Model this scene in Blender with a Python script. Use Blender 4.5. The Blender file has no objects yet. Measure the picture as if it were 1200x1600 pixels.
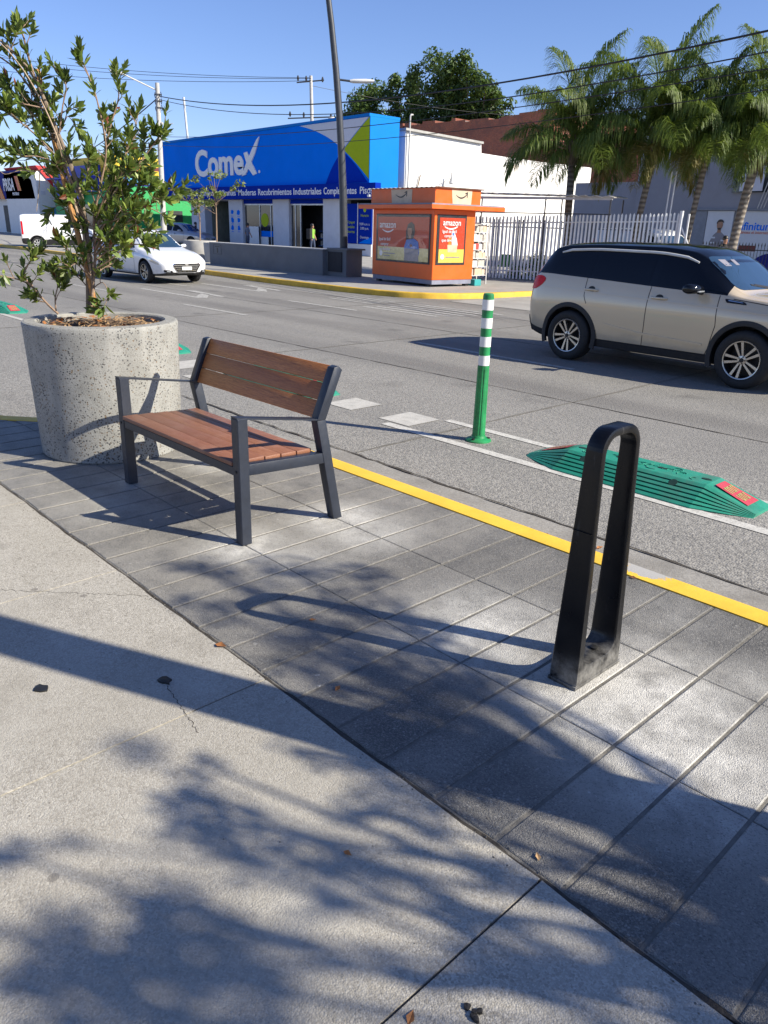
import bpy, bmesh, math, random
import numpy as np
from mathutils import Vector, Matrix
from mathutils.bvhtree import BVHTree
R = math.radians
S = bpy.context.scene
COL = S.collection
random.seed(7)

# ------------------------------------------------------------------ camera
cam = bpy.data.cameras.new('camera')
cam.sensor_fit = 'VERTICAL'; cam.sensor_height = 24.0
cam.lens = 1182.88949 / 1600 * 24.0
cam.clip_start = 0.05; cam.clip_end = 2000
camo = bpy.data.objects.new('camera', cam); COL.objects.link(camo)
def cam_matrix(yaw, pitch, roll, loc):
    fw = Vector((-math.sin(yaw), math.cos(yaw), 0)); rt = Vector((math.cos(yaw), math.sin(yaw), 0)); up = Vector((0, 0, 1))
    F = fw * math.cos(pitch) - up * math.sin(pitch); U = up * math.cos(pitch) + fw * math.sin(pitch)
    c, s = math.cos(roll), math.sin(roll)
    r = rt * c + U * s; u = -rt * s + U * c
    return Matrix(((r.x, u.x, -F.x, loc[0]), (r.y, u.y, -F.y, loc[1]), (r.z, u.z, -F.z, loc[2]), (0, 0, 0, 1)))
camo.matrix_world = cam_matrix(0.806913178, 0.360698867, 0.0286637498, (0, 0, 1.60))
S.camera = camo

# ------------------------------------------------------------------ sky, sun, exposure
SUN = Vector((1.347, 0.659, 1.0)).normalized()
w = bpy.data.worlds.new('World'); S.world = w; w.use_nodes = True
nt = w.node_tree
sky = nt.nodes.new('ShaderNodeTexSky'); sky.sky_type = 'NISHITA'; sky.sun_disc = False
sky.sun_elevation = math.asin(SUN.z); sky.sun_rotation = math.atan2(SUN.x, SUN.y)
sky.air_density = 1.0; sky.dust_density = 0.25; sky.ozone_density = 5.0; sky.altitude = 300
bgn = nt.nodes['Background']; bgn.inputs[1].default_value = 0.085
tint = nt.nodes.new('ShaderNodeMix'); tint.data_type = 'RGBA'; tint.blend_type = 'MULTIPLY'; tint.inputs['Factor'].default_value = 1; tint.inputs['B'].default_value = (.93, .89, 1.06, 1)
nt.links.new(sky.outputs[0], tint.inputs['A']); nt.links.new(tint.outputs['Result'], bgn.inputs[0])
sl = bpy.data.lights.new('sun', 'SUN'); sl.energy = 4.8; sl.angle = R(0.5); sl.color = (1.0, 0.93, 0.79)
so = bpy.data.objects.new('sun', sl); COL.objects.link(so)
so.rotation_euler = SUN.to_track_quat('Z', 'Y').to_euler(); so.location = (20, 10, 30)
S.view_settings.view_transform = 'Standard'; S.view_settings.look = 'None'
S.view_settings.gamma = 1; S.view_settings.exposure = 0.9
S.render.engine = 'CYCLES'

# ------------------------------------------------------------------ materials
class NT:
    def __init__(s, name):
        s.m = bpy.data.materials.new(name); s.m.use_nodes = True
        s.t = s.m.node_tree; s.b = s.t.nodes['Principled BSDF']
        s.co = s.n('ShaderNodeTexCoord').outputs['Object']
    def n(s, t, **k):
        x = s.t.nodes.new(t)
        for a, v in k.items(): setattr(x, a, v)
        return x
    def put(s, sock, v):
        if hasattr(v, 'links') or isinstance(v, bpy.types.NodeSocket): s.t.links.new(v, sock)
        else:
            if sock.type == 'RGBA' and len(v) == 3: v = (*v, 1)
            sock.default_value = v
    def noise(s, scale, detail=4, rough=.55, vec=None, dim='3D', dist=0):
        x = s.n('ShaderNodeTexNoise'); s.put(x.inputs['Vector'], vec or s.co)
        x.inputs['Scale'].default_value = scale; x.inputs['Detail'].default_value = detail; x.inputs['Roughness'].default_value = rough
        x.inputs['Distortion'].default_value = dist
        return x.outputs['Fac']
    def voro(s, scale, out='Distance', vec=None, feature='F1', rnd=1):
        x = s.n('ShaderNodeTexVoronoi', feature=feature); s.put(x.inputs['Vector'], vec or s.co)
        x.inputs['Scale'].default_value = scale; x.inputs['Randomness'].default_value = rnd
        return x.outputs[out]
    def math(s, op, a, b=0.0, c=0.0, clamp=False):
        x = s.n('ShaderNodeMath', operation=op, use_clamp=clamp)
        s.put(x.inputs[0], a); s.put(x.inputs[1], b); s.put(x.inputs[2], c)
        return x.outputs[0]
    def rng(s, v, a, b, c=0.0, d=1.0, smooth=False):
        x = s.n('ShaderNodeMapRange', interpolation_type='SMOOTHSTEP' if smooth else 'LINEAR')
        s.put(x.inputs[0], v)
        for i, q in enumerate((a, b, c, d)): x.inputs[i + 1].default_value = q
        return x.outputs[0]
    def mix(s, f, a, b, mode='MIX'):
        x = s.n('ShaderNodeMix', data_type='RGBA', blend_type=mode)
        s.put(x.inputs['Factor'], f); s.put(x.inputs['A'], a); s.put(x.inputs['B'], b)
        return x.outputs['Result']
    def ramp(s, v, stops, interp='LINEAR'):
        x = s.n('ShaderNodeValToRGB'); x.color_ramp.interpolation = interp; s.put(x.inputs[0], v)
        e = x.color_ramp.elements
        while len(e) < len(stops): e.new(1)
        for i, (p, c) in enumerate(stops):
            e[i].position = p; e[i].color = (*c, 1) if len(c) == 3 else c
        return x.outputs[0]
    def sep(s, v):
        x = s.n('ShaderNodeSeparateXYZ'); s.put(x.inputs[0], v); return x.outputs
    def mapping(s, scale=(1, 1, 1), rot=(0, 0, 0)):
        x = s.n('ShaderNodeMapping'); s.put(x.inputs[0], s.co); x.inputs['Scale'].default_value = scale; x.inputs['Rotation'].default_value = rot
        return x.outputs[0]
    def near(s, p, r, inner=0.0):
        x = s.n('ShaderNodeVectorMath', operation='DISTANCE'); s.put(x.inputs[0], s.co); x.inputs[1].default_value = p
        return s.rng(x.outputs['Value'], inner, r, 1, 0, True)
    def bump(s, h, strength, dist=.01, normal=None):
        x = s.n('ShaderNodeBump'); s.put(x.inputs['Height'], h); x.inputs['Strength'].default_value = strength; x.inputs['Distance'].default_value = dist
        if normal: s.t.links.new(normal, x.inputs['Normal'])
        s.t.links.new(x.outputs[0], s.b.inputs['Normal']); return x.outputs[0]
    def done(s, col, rough=.6, metal=0.0, spec=.5, coat=0.0):
        s.put(s.b.inputs['Base Color'], col); s.put(s.b.inputs['Roughness'], rough); s.put(s.b.inputs['Metallic'], metal)
        s.b.inputs['Specular IOR Level'].default_value = spec; s.b.inputs['Coat Weight'].default_value = coat
        s.b.inputs['Coat Roughness'].default_value = .04
        return s.m

def M(name, col, rough=.6, metal=0.0, var=.12, vs=5, bump=0, bs=60, spec=.5, coat=0.0, stretch=None, dirt=0.0):
    t = NT(name)
    vec = t.mapping(stretch) if stretch else None
    f = t.noise(vs, 5, .6, vec)
    c = t.mix(t.rng(f, .3, .7), tuple(x * (1 - var) for x in col), tuple(min(1, x * (1 + var)) for x in col))
    if dirt:
        d = t.rng(t.noise(1.7, 8, .7), .48, .72, 0, dirt)
        c = t.mix(d, c, (.16, .13, .10))
    if bump: t.bump(t.noise(bs, 3, .6, vec), bump, .01)
    rr = t.rng(t.noise(vs * 3, 3), .3, .7, max(.02, rough - .07), min(1, rough + .07))
    return t.done(c, rr, metal, spec, coat)

MT = {}
def setmat():
    # exposed-aggregate concrete of the inner walk
    t = NT('walk_concrete')
    cell = t.voro(210, 'Color'); cd = t.voro(210); cb = t.sep(t.voro(95, 'Color'))[0]
    v = t.sep(cell)[0]
    base = t.ramp(v, [(0, (.235, .215, .18)), (.18, (.315, .292, .25)), (.6, (.385, .36, .312)), (1, (.50, .472, .415))])
    base = t.mix(t.rng(cb, .86, .97, 0, .5), base, (.17, .155, .13))
    big = t.noise(.7, 8, .64); c = t.mix(t.rng(big, .36, .64, 0, .7), base, (.30, .278, .235)); c = t.mix(t.rng(t.noise(1.9, 7, .66), .5, .72, 0, .55), c, (.44, .418, .37))
    c = t.mix(t.rng(t.noise(3.4, 6, .7), .54, .74, 0, .45), c, (.205, .188, .158))
    st = t.math('MULTIPLY', t.rng(t.voro(2.3), .16, .05), t.rng(t.noise(6, 4), .4, .6)); c = t.mix(t.math('MULTIPLY', st, .4), c, (.15, .138, .118))
    gum = t.math('MULTIPLY', t.math('LESS_THAN', t.voro(5.5), .085), t.math('GREATER_THAN', t.sep(t.voro(5.5, 'Color'))[2], .72)); c = t.mix(t.math('MULTIPLY', gum, .55), c, (.11, .10, .09))
    t.bump(t.math('ADD', t.math('MULTIPLY', cd, -1.0), t.math('MULTIPLY', t.noise(60, 5, .65), 1.1)), .42, .004)
    MT['walk'] = t.done(c, .88, spec=.25)
    # dark pavers, dusty where the furniture was bolted down
    t = NT('paver_stone')
    at = t.n('ShaderNodeAttribute', attribute_name='tone').outputs['Fac']
    g = t.noise(260, 2); sp = t.sep(t.voro(170, 'Color'))[1]
    c = t.ramp(t.math('ADD', t.math('MULTIPLY', at, .55), t.math('MULTIPLY', g, .45)), [(.25, (.075, .073, .069)), (.75, (.145, .140, .131))])
    c = t.mix(t.rng(sp, .95, .985, 0, .5), c, (.34, .33, .31))
    c = t.mix(t.rng(t.noise(3.2, 7, .7, t.mapping((1, .45, 1))), .42, .74, 0, .6), c, (.25, .236, .21))
    xs = t.sep(t.co)[0]
    far = t.rng(xs, -1.6, -3.2, 0.05, .62, True)
    c = t.mix(t.math('MULTIPLY', far, t.rng(t.noise(5, 6, .65), .25, .6)), c, (.32, .30, .262))
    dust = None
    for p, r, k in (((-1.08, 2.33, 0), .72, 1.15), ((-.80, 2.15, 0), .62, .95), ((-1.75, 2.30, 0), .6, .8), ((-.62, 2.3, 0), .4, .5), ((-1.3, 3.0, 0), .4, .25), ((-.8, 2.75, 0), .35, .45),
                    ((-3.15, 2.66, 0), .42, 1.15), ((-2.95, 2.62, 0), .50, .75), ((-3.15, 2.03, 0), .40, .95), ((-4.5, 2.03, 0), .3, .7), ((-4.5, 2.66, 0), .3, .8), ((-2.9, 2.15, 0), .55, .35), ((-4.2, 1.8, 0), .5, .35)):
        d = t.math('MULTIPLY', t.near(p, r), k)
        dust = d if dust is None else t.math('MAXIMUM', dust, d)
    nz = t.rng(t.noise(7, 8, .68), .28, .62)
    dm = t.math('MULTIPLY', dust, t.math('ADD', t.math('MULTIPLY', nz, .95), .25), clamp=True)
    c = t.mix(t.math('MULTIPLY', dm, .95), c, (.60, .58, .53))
    fl = t.math('MULTIPLY', t.rng(t.noise(23, 4, .5), .685, .72), t.rng(t.noise(1.3, 3), .45, .6))
    c = t.mix(t.math('MULTIPLY', fl, .6), c, (.6, .585, .55))
    agg = t.sep(t.voro(240, 'Color'))[0]; c = t.mix(t.rng(agg, .55, 1.0, 0, .42), c, (.30, .285, .255)); c = t.mix(t.rng(agg, .22, .0, 0, .5), c, (.03, .03, .03))
    c = t.mix(t.rng(t.noise(1.4, 7, .7), .5, .72, 0, .4), c, (.24, .222, .19))
    t.bump(t.math('ADD', t.math('ADD', t.noise(190, 3), t.math('MULTIPLY', t.voro(240), -1.0)), t.math('MULTIPLY', t.noise(30, 3), 1.2)), .6, .004)
    MT['paver'] = t.done(c, t.math('SUBTRACT', .72, t.math('MULTIPLY', t.noise(6, 4), .18)), spec=.4)
    MT['mortar'] = M('joint_mortar', (.15, .14, .122), .9, var=.3, vs=18, bump=.5, bs=140)
    MT['slabbed'] = M('slab_joint_sand', (.15, .125, .10), .95, var=.4, vs=30, bump=.5, bs=90); MT['crack'] = M('joint_dirt', (.045, .038, .03), .95, var=.5, vs=25, bump=.6, bs=90)
    # road: worn concrete-grey asphalt with coarse stone near the gutter
    t = NT('road_asphalt')
    warp = t.n('ShaderNodeVectorMath', operation='MULTIPLY'); t.put(warp.inputs[0], t.co); warp.inputs[1].default_value = (1, 1.0, 1)
    y = t.sep(t.co)[1]
    v = t.sep(t.voro(74, 'Color', warp.outputs[0]))[0]; cd = t.voro(74, 'Distance', warp.outputs[0])
    v2 = t.sep(t.voro(34, 'Color'))[0]; cd2 = t.voro(34)
    fine = t.ramp(v, [(0, (.135, .13, .12)), (.16, (.19, .182, .167)), (.35, (.235, .224, .203)), (.8, (.285, .272, .246)), (1, (.335, .319, .288))])
    chip = t.math('MULTIPLY', t.math('LESS_THAN', cd2, .43), t.math('GREATER_THAN', v2, .60))
    c = t.mix(t.math('MULTIPLY', chip, t.rng(y, 3.6, 6.6, .55, .05)), fine, (.14, .133, .122))
    c2 = t.mix(t.rng(t.noise(9, 6, .7), .3, .7), (.165, .157, .143), (.255, .243, .220))
    c = t.mix(t.rng(y, 5.2, 8.5, .1, .62, True), c, c2)
    st = t.noise(.55, 6, .6, t.mapping((.18, 1, 1)))
    c = t.mix(t.rng(st, .42, .68, 0, .5), c, (.13, .126, .12))
    c = t.mix(t.rng(t.noise(.35, 5, .6), .52, .7, 0, .35), c, (.30, .285, .26))
    t.bump(t.math('ADD', t.math('MULTIPLY', cd, -1), t.math('MULTIPLY', cd2, -.8)), .6, .008)
    tr = t.rng(t.math('ABSOLUTE', t.math('SUBTRACT', t.math('MODULO', t.math('ADD', y, .55), 1.75), .87)), .1, .55, 1, 0, True); c = t.mix(t.math('MULTIPLY', t.math('MULTIPLY', tr, t.rng(y, 5.5, 6.5)), t.rng(t.noise(.9, 5, .6, t.mapping((.12, 1, 1))), .3, .65, .1, .5)), c, (.115, .108, .10))
    oil = t.math('MULTIPLY', t.rng(t.voro(.9), .28, .04), t.rng(t.noise(4, 5), .42, .6)); c = t.mix(t.math('MULTIPLY', oil, .55), c, (.07, .067, .062))
    MT['road'] = t.done(c, .8, spec=.35)
    t = NT('gutter_concrete')
    c = t.ramp(t.noise(60, 5, .7), [(.3, (.19, .18, .165)), (.7, (.34, .325, .295))]); c = t.mix(t.rng(t.noise(3, 6), .45, .7, 0, .6), c, (.15, .14, .125))
    t.bump(t.noise(120, 3), .5, .005); MT['gutter'] = t.done(c, .85, spec=.3)
    MT['ground'] = M('open_ground', (.2, .185, .16), .9, var=.3, vs=.4)
    t = NT('far_walk'); c = t.mix(t.rng(t.noise(1.1, 7, .65), .3, .7), (.25, .24, .22), (.36, .345, .315)); c = t.mix(t.rng(t.noise(22, 4), .55, .75, 0, .5), c, (.2, .19, .175)); MT['farwalk'] = t.done(c, .85, spec=.3)
    # yellow kerb paint, chipped
    t = NT('kerb_paint')
    x, y, z = t.sep(t.co)
    a = t.near((-1.60, 3.42, 0), .22, .06); n1 = t.noise(22, 8, .75)
    ch = t.math('GREATER_THAN', t.math('ADD', t.math('MULTIPLY', a, .62), n1), .92)
    ch2 = t.math('GREATER_THAN', t.noise(38, 5, .65), .70)
    ch = t.math('MAXIMUM', ch, ch2)
    pc = t.mix(t.rng(t.noise(5, 5), .3, .7), (.66, .40, .035), (.80, .50, .05)); pc = t.mix(t.rng(t.noise(60, 3), .5, .8, 0, .3), pc, (.45, .29, .06))
    c = t.mix(ch, pc, (.36, .35, .33)); t.bump(t.math('ADD', t.math('MULTIPLY', ch, -.6), t.math('MULTIPLY', t.noise(120, 3), .5)), .5, .004)
    MT['kerbpaint'] = t.done(c, .62, spec=.4)
    MT['kerbfar'] = M('kerb_paint_far', (.62, .38, .03), .7, var=.22, vs=3, dirt=.25)
    t = NT('road_paint')
    c = t.mix(t.rng(t.noise(20, 5), .3, .7), (.44, .425, .39), (.56, .545, .5)); wear = t.math('MAXIMUM', t.rng(t.noise(48, 6, .75), .50, .62), t.rng(t.noise(5, 6, .7), .55, .7))
    c = t.mix(t.math('MULTIPLY', wear, .8), c, (.26, .25, .23)); t.bump(t.noise(90, 3), .4, .004); MT['paint'] = t.done(c, .75, spec=.3)
    t = NT('old_road_paint')
    c = t.mix(t.rng(t.noise(24, 6, .7), .42, .6), (.42, .41, .38), (.24, .232, .215)); MT['oldpaint'] = t.done(c, .8, spec=.3)
    MT['patch'] = M('pale_patch', (.42, .405, .37), .85, var=.14, vs=12, bump=.4, bs=120)
    # bench
    t = NT('bench_wood')
    gr = t.noise(9, 8, .65, t.mapping((1.2, 26, 26)), dist=.6)
    oi = t.n('ShaderNodeObjectInfo').outputs['Random']
    c = t.ramp(gr, [(.25, (.19, .055, .011)), (.5, (.46, .160, .038)), (.78, (.64, .28, .08))])
    c = t.mix(t.rng(oi, 0, 1, 0, .5), c, (.24, .068, .018)); c = t.mix(t.rng(t.noise(60, 3, .6, t.mapping((.6, 6, 6))), .55, .75, 0, .5), c, (.05, .018, .01))
    t.bump(gr, .35, .003); MT['wood'] = t.done(c, .42, spec=.5)
    t = NT('bench_seat_wood')
    gr = t.noise(9, 8, .65, t.mapping((1.2, 26, 26)), dist=.6); oi = t.n('ShaderNodeObjectInfo').outputs['Random']
    c = t.ramp(gr, [(.25, (.115, .042, .020)), (.48, (.24, .098, .050)), (.62, (.31, .145, .083)), (.8, (.41, .215, .135))]); c = t.mix(t.rng(oi, 0, 1, 0, .6), c, (.165, .066, .042))
    c = t.mix(t.rng(t.noise(5, 6, .7), .5, .75, 0, .3), c, (.33, .22, .17)); t.bump(gr, .35, .003); MT['seatwood'] = t.done(c, .5, spec=.5)
    MT['navy'] = M('powder_coated_steel', (.017, .022, .035), .42, .0, var=.15, vs=14, bump=.08, bs=300, spec=.5)
    MT['blackplastic'] = M('black_rubberised', (.0055, .0055, .0065), .38, var=.25, vs=10, bump=.12, bs=220, spec=.5)
    t = NT('dusty_black'); z = t.sep(t.co)[2]
    m = t.math('MULTIPLY', t.rng(z, .02, .16, 1, 0, True), t.rng(t.noise(16, 6, .7), .35, .65))
    c = t.mix(t.math('MULTIPLY', m, .6), (.0055, .0055, .0065), (.3, .29, .27)); sc = t.rng(t.noise(30, 4, .6, t.mapping((1, 1, .2))), .66, .72, 0, .25); c = t.mix(sc, c, (.10, .10, .10))
    t.bump(t.noise(160, 3), .12, .003); MT['rack'] = t.done(c, t.rng(t.noise(9, 4), .3, .7, .24, .42), spec=.32)
    # planter
    t = NT('terrazzo_concrete')
    vec = t.mapping((1, 1, 1)); cd = t.voro(66); cv = t.sep(t.voro(66, 'Color')); cd2 = t.voro(125); cv2 = t.sep(t.voro(125, 'Color'))
    nz = t.noise(40, 3); mass = t.rng(t.noise(3.2, 4, .6), .35, .68)
    chip = t.math('MULTIPLY', t.math('LESS_THAN', t.math('ADD', cd, t.math('MULTIPLY', nz, .25)), t.math('ADD', .42, t.math('MULTIPLY', mass, .14))), t.math('GREATER_THAN', cv[0], t.math('SUBTRACT', .56, t.math('MULTIPLY', mass, .34))))
    chip2 = t.math('MULTIPLY', t.math('LESS_THAN', cd2, .42), t.math('GREATER_THAN', cv2[0], .48))
    cc = t.ramp(cv[1], [(0, (.035, .037, .042)), (.45, (.10, .10, .10)), (.6, (.19, .13, .075)), (.8, (.06, .06, .06)), (1, (.24, .225, .20))])
    c = t.mix(t.rng(t.noise(7, 6), .3, .7), (.228, .225, .208), (.315, .311, .290))
    c = t.mix(t.math('MULTIPLY', chip2, .7), c, (.17, .16, .145)); c = t.mix(chip, c, cc)
    strk = t.rng(t.noise(5, 4, .6, t.mapping((1, 1, .12))), .56, .68, 0, .5); c = t.mix(strk, c, (.37, .36, .33))
    t.bump(t.math('ADD', t.math('MULTIPLY', chip, -.7), t.noise(150, 3)), .45, .004); MT['terrazzo'] = t.done(c, .75, spec=.35)
    MT['rim'] = M('planter_rim', (.28, .272, .248), .85, var=.2, vs=30, bump=.5, bs=130)
    MT['soil'] = M('soil', (.10, .065, .04), .95, var=.5, vs=30, bump=1.0, bs=60)
    MT['drygrass'] = M('dry_mulch', (.40, .25, .12), .85, var=.5, vs=60)
    MT['dryleaf'] = M('dry_leaf', (.30, .12, .035), .75, var=.45, vs=40)
    for k, c in (('leaf', (.100, .150, .030)), ('leaf2', (.185, .235, .050)), ('leaf_red', (.17, .04, .018))):
        t = NT(k); oi = t.n('ShaderNodeAttribute', attribute_name='tone').outputs['Fac']
        cc = t.mix(oi, tuple(x * .55 for x in c), tuple(x * 1.5 for x in c)); t.b.inputs['Subsurface Weight'].default_value = 0
        m = t.done(cc, .42, spec=.45)
        tr = t.n('ShaderNodeBsdfTranslucent'); t.put(tr.inputs[0], t.mix(.5, cc, (.25, .32, .04))); mx = t.n('ShaderNodeMixShader'); mx.inputs[0].default_value = .3
        t.t.links.new(t.b.outputs[0], mx.inputs[1]); t.t.links.new(tr.outputs[0], mx.inputs[2]); t.t.links.new(mx.outputs[0], t.t.nodes['Material Output'].inputs[0]); MT[k] = m
    def fol(k, c1, c2, rough=.5, trans=.25):
        t = NT(k); a = t.n('ShaderNodeAttribute', attribute_name='tone').outputs['Fac']
        cc = t.mix(a, c1, c2); m = t.done(cc, rough, spec=.35)
        tr = t.n('ShaderNodeBsdfTranslucent'); t.put(tr.inputs[0], t.mix(.5, cc, (.2, .28, .03))); mx = t.n('ShaderNodeMixShader'); mx.inputs[0].default_value = trans
        t.t.links.new(t.b.outputs[0], mx.inputs[1]); t.t.links.new(tr.outputs[0], mx.inputs[2]); t.t.links.new(mx.outputs[0], t.t.nodes['Material Output'].inputs[0]); MT[k] = m
    fol('palmleaf', (.060, .110, .024), (.205, .255, .05), .5, .42); fol('palmdry', (.13, .12, .02), (.22, .18, .045)); fol('ficusleaf', (.022, .050, .010), (.095, .155, .028)); fol('youngleaf', (.10, .14, .03), (.21, .25, .06)); fol('hedgeleaf', (.05, .11, .02), (.11, .20, .03))
    MT['bark'] = M('bark', (.19, .145, .105), .9, var=.4, vs=25, bump=.7, bs=45, stretch=(1, 1, .25))
    MT['twig'] = M('twig_bark', (.23, .155, .105), .8, var=.4, vs=50)
    MT['drytwig'] = M('dry_twig', (.36, .27, .19), .8, var=.3, vs=50)
    t = NT('palm_trunk'); wv = t.n('ShaderNodeTexWave', wave_type='BANDS', bands_direction='Z'); t.put(wv.inputs[0], t.co); wv.inputs['Scale'].default_value = 2.1; wv.inputs['Distortion'].default_value = 2.5; wv.inputs['Detail'].default_value = 3
    c = t.mix(wv.outputs['Fac'], (.11, .095, .08), (.27, .24, .205)); c = t.mix(t.rng(t.noise(8, 6), .45, .7, 0, .6), c, (.17, .12, .085)); t.bump(wv.outputs['Fac'], .6, .03); MT['palmtrunk'] = t.done(c, .85)
    MT['stake'] = M('stake_wood', (.40, .20, .065), .75, var=.35, vs=9, bump=.3, stretch=(6, 6, .7))
    t = NT('green_rubber')
    c = t.mix(t.rng(t.noise(6, 6, .65), .3, .7), (.012, .19, .122), (.030, .29, .195)); c = t.mix(t.rng(t.noise(40, 4), .55, .8, 0, .35), c, (.06, .25, .18)); c = t.mix(t.rng(t.noise(3.5, 7, .72), .50, .70, 0, .5), c, (.10, .125, .105)); c = t.mix(t.rng(t.noise(9, 5, .7, t.mapping((.3, 2, 2))), .6, .7, 0, .45), c, (.03, .05, .042)); t.bump(t.noise(180, 2), .2, .003); MT['sepgreen'] = t.done(c, .5, spec=.4)
    MT['sepdark'] = M('green_rubber_recess', (.004, .028, .02), .7, var=.3)
    MT['postgreen'] = M('green_plastic', (.014, .215, .068), .42, var=.28, vs=12, spec=.45, dirt=.22)
    MT['white_tape'] = M('white_reflective', (.74, .74, .73), .4, var=.07, vs=14, dirt=.08)
    MT['redtape'] = M('red_reflective', (.46, .055, .07), .4, var=.14, vs=40)
    MT['limetext'] = M('lime_lettering', (.34, .33, .12), .5, var=.1)
    MT['bolt'] = M('dark_bolt', (.03, .03, .03), .5, .5)
    MT['gum'] = M('tar_spot', (.016, .014, .013), .7, var=.4, vs=60, bump=.6)
    # vehicles
    def paint(k, c, var=.03, rough=.28, metal=.0, flake=0):
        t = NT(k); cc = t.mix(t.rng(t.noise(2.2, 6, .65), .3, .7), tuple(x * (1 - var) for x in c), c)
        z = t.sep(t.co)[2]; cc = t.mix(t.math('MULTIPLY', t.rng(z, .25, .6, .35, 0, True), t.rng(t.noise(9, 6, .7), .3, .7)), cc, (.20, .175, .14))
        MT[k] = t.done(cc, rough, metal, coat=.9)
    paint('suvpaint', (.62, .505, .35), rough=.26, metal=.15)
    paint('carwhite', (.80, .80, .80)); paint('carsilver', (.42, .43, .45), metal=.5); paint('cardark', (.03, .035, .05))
    MT['glossblack'] = M('gloss_black', (.004, .005, .008), .10, var=.1, spec=.4, coat=.1)
    MT['cladding'] = M('black_cladding', (.014, .014, .016), .6, var=.25, vs=20, bump=.15, bs=260)
    MT['carglass'] = M('tinted_glass', (.004, .005, .008), .035, var=.05, spec=.42)
    t = NT('windscreen_glass'); m = t.done((.020, .045, .085), .02, spec=.9); MT['windscreen'] = m
    MT['tyre'] = M('tyre_rubber', (.014, .014, .015), .75, var=.3, vs=30, bump=.2, bs=90)
    MT['alloy'] = M('machined_alloy', (.52, .49, .45), .28, .85, var=.06, vs=20)
    MT['alloydark'] = M('dark_alloy', (.02, .02, .022), .45, .3)
    MT['chrome'] = M('chrome', (.75, .76, .78), .12, 1.0, var=.04)
    MT['redlamp'] = M('red_lens', (.62, .006, .009), .3, var=.2, vs=30, spec=.2, coat=.08)
    MT['headlamp'] = M('clear_lens', (.52, .55, .58), .08, .5, var=.3, vs=30, coat=.8)
    MT['plate'] = M('plate_white', (.68, .68, .66), .5, var=.05); MT['seam'] = M('panel_gap', (.02, .019, .018), .7)
    # town
    P = lambda k, c, r=.7, mt=0.0, **q: MT.__setitem__(k, M(k, c, r, mt, **q))
    P('facade_blue', (.0, .18, .82), .7, var=.06, vs=.6, spec=.04); P('facade_cyan', (.0, .17, .56), .65, var=.05, vs=.6, spec=.15); P('facade_navy', (.002, .026, .32), .7, var=.05, spec=.04); P('facade_deep', (.0, .032, .40), .7, var=.05, spec=.04)
    P('facade_lime', (.36, .46, .006), .6, var=.05, spec=.15); P('facade_grey', (.58, .59, .66), .55, var=.04); P('signwhite', (.80, .80, .80), .5, var=.03); P('colwhite', (.58, .60, .66), .7, var=.05, vs=2, dirt=.12)
    P('kiosk', (.72, .115, .008), .42, var=.07, vs=2, dirt=.1); P('kioskdark', (.02, .02, .022), .4); P('kioskred', (.48, .062, .018), .5, var=.07); P('kioskgrey', (.20, .21, .27), .6, var=.15, dirt=.25)
    P('adred', (.50, .06, .026), .25, var=.05, vs=3); P('adyellow', (.78, .52, .10), .25, var=.06); P('adsand', (.60, .52, .24), .25); P('adblue', (.09, .18, .48), .3); P('adskin', (.36, .19, .115), .4); P('adhair', (.035, .022, .018), .4); P('adgrey', (.22, .21, .24), .4); P('card', (.56, .43, .30), .6)
    P('lowwall', (.125, .135, .15), .7, var=.12, vs=1.2, dirt=.15, bump=.15, bs=50); P('lowwalltop', (.36, .36, .36), .8, var=.15); P('darkpanel', (.012, .013, .018), .7)
    P('pole', (.035, .040, .050), .45, var=.15, vs=6); P('polegrey', (.42, .41, .39), .8, var=.15, vs=4); P('lampgrey', (.55, .55, .54), .5)
    P('wire', (.012, .012, .013), .6)
    t = NT('whitewash'); c = t.mix(t.rng(t.noise(1.6, 7, .65), .3, .7), (.72, .71, .68), (.82, .81, .79)); c = t.mix(t.rng(t.noise(1.0, 8, .7), .60, .68, 0, .6), c, (.45, .33, .2)); c = t.mix(t.rng(t.noise(2.5, 6, .7, t.mapping((1, 1, .15))), .6, .75, 0, .4), c, (.32, .28, .24)); t.bump(t.noise(30, 4), .3, .01); MT['whitewash'] = t.done(c, .85, spec=.2)
    t = NT('old_brick')
    br = t.n('ShaderNodeTexBrick'); t.put(br.inputs['Vector'], t.mapping((1, 1, 1), (R(90), 0, 0))); br.inputs['Scale'].default_value = 3.2
    br.inputs['Color1'].default_value = (.30, .085, .045, 1); br.inputs['Color2'].default_value = (.19, .06, .038, 1); br.inputs['Mortar'].default_value = (.2, .17, .15, 1)
    c = t.mix(t.rng(t.noise(.5, 7, .65), .45, .65, 0, .7), br.outputs[0], (.10, .055, .055)); c = t.mix(t.rng(t.noise(1.2, 6), .6, .75, 0, .5), c, (.30, .22, .17)); MT['brick'] = t.done(c, .9, spec=.2)
    P('greywall', (.27, .275, .31), .8, var=.1, vs=.5, dirt=.12); P('paleposter', (.62, .64, .68), .5, var=.03); P('steelblue', (.20, .22, .26), .5)
    P('fencewhite', (.70, .70, .70), .5, var=.08, dirt=.1); P('railblack', (.012, .012, .013), .5)
    P('buildyellow', (.78, .52, .03), .6, var=.06, vs=1.5); P('buildgreen', (.02, .32, .09), .6); P('buildblue', (.02, .035, .42), .5); P('signred', (.62, .10, .02), .5); P('roofred', (.50, .025, .03), .5, var=.1); P('deepnavy', (.028, .034, .22), .7, spec=.1); P('maroon', (.14, .018, .02), .5); P('orange', (.66, .20, .01), .5); P('white', (.74, .74, .73), .6, var=.05, dirt=.06); P('skyblue', (.10, .38, .62), .5)
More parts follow.
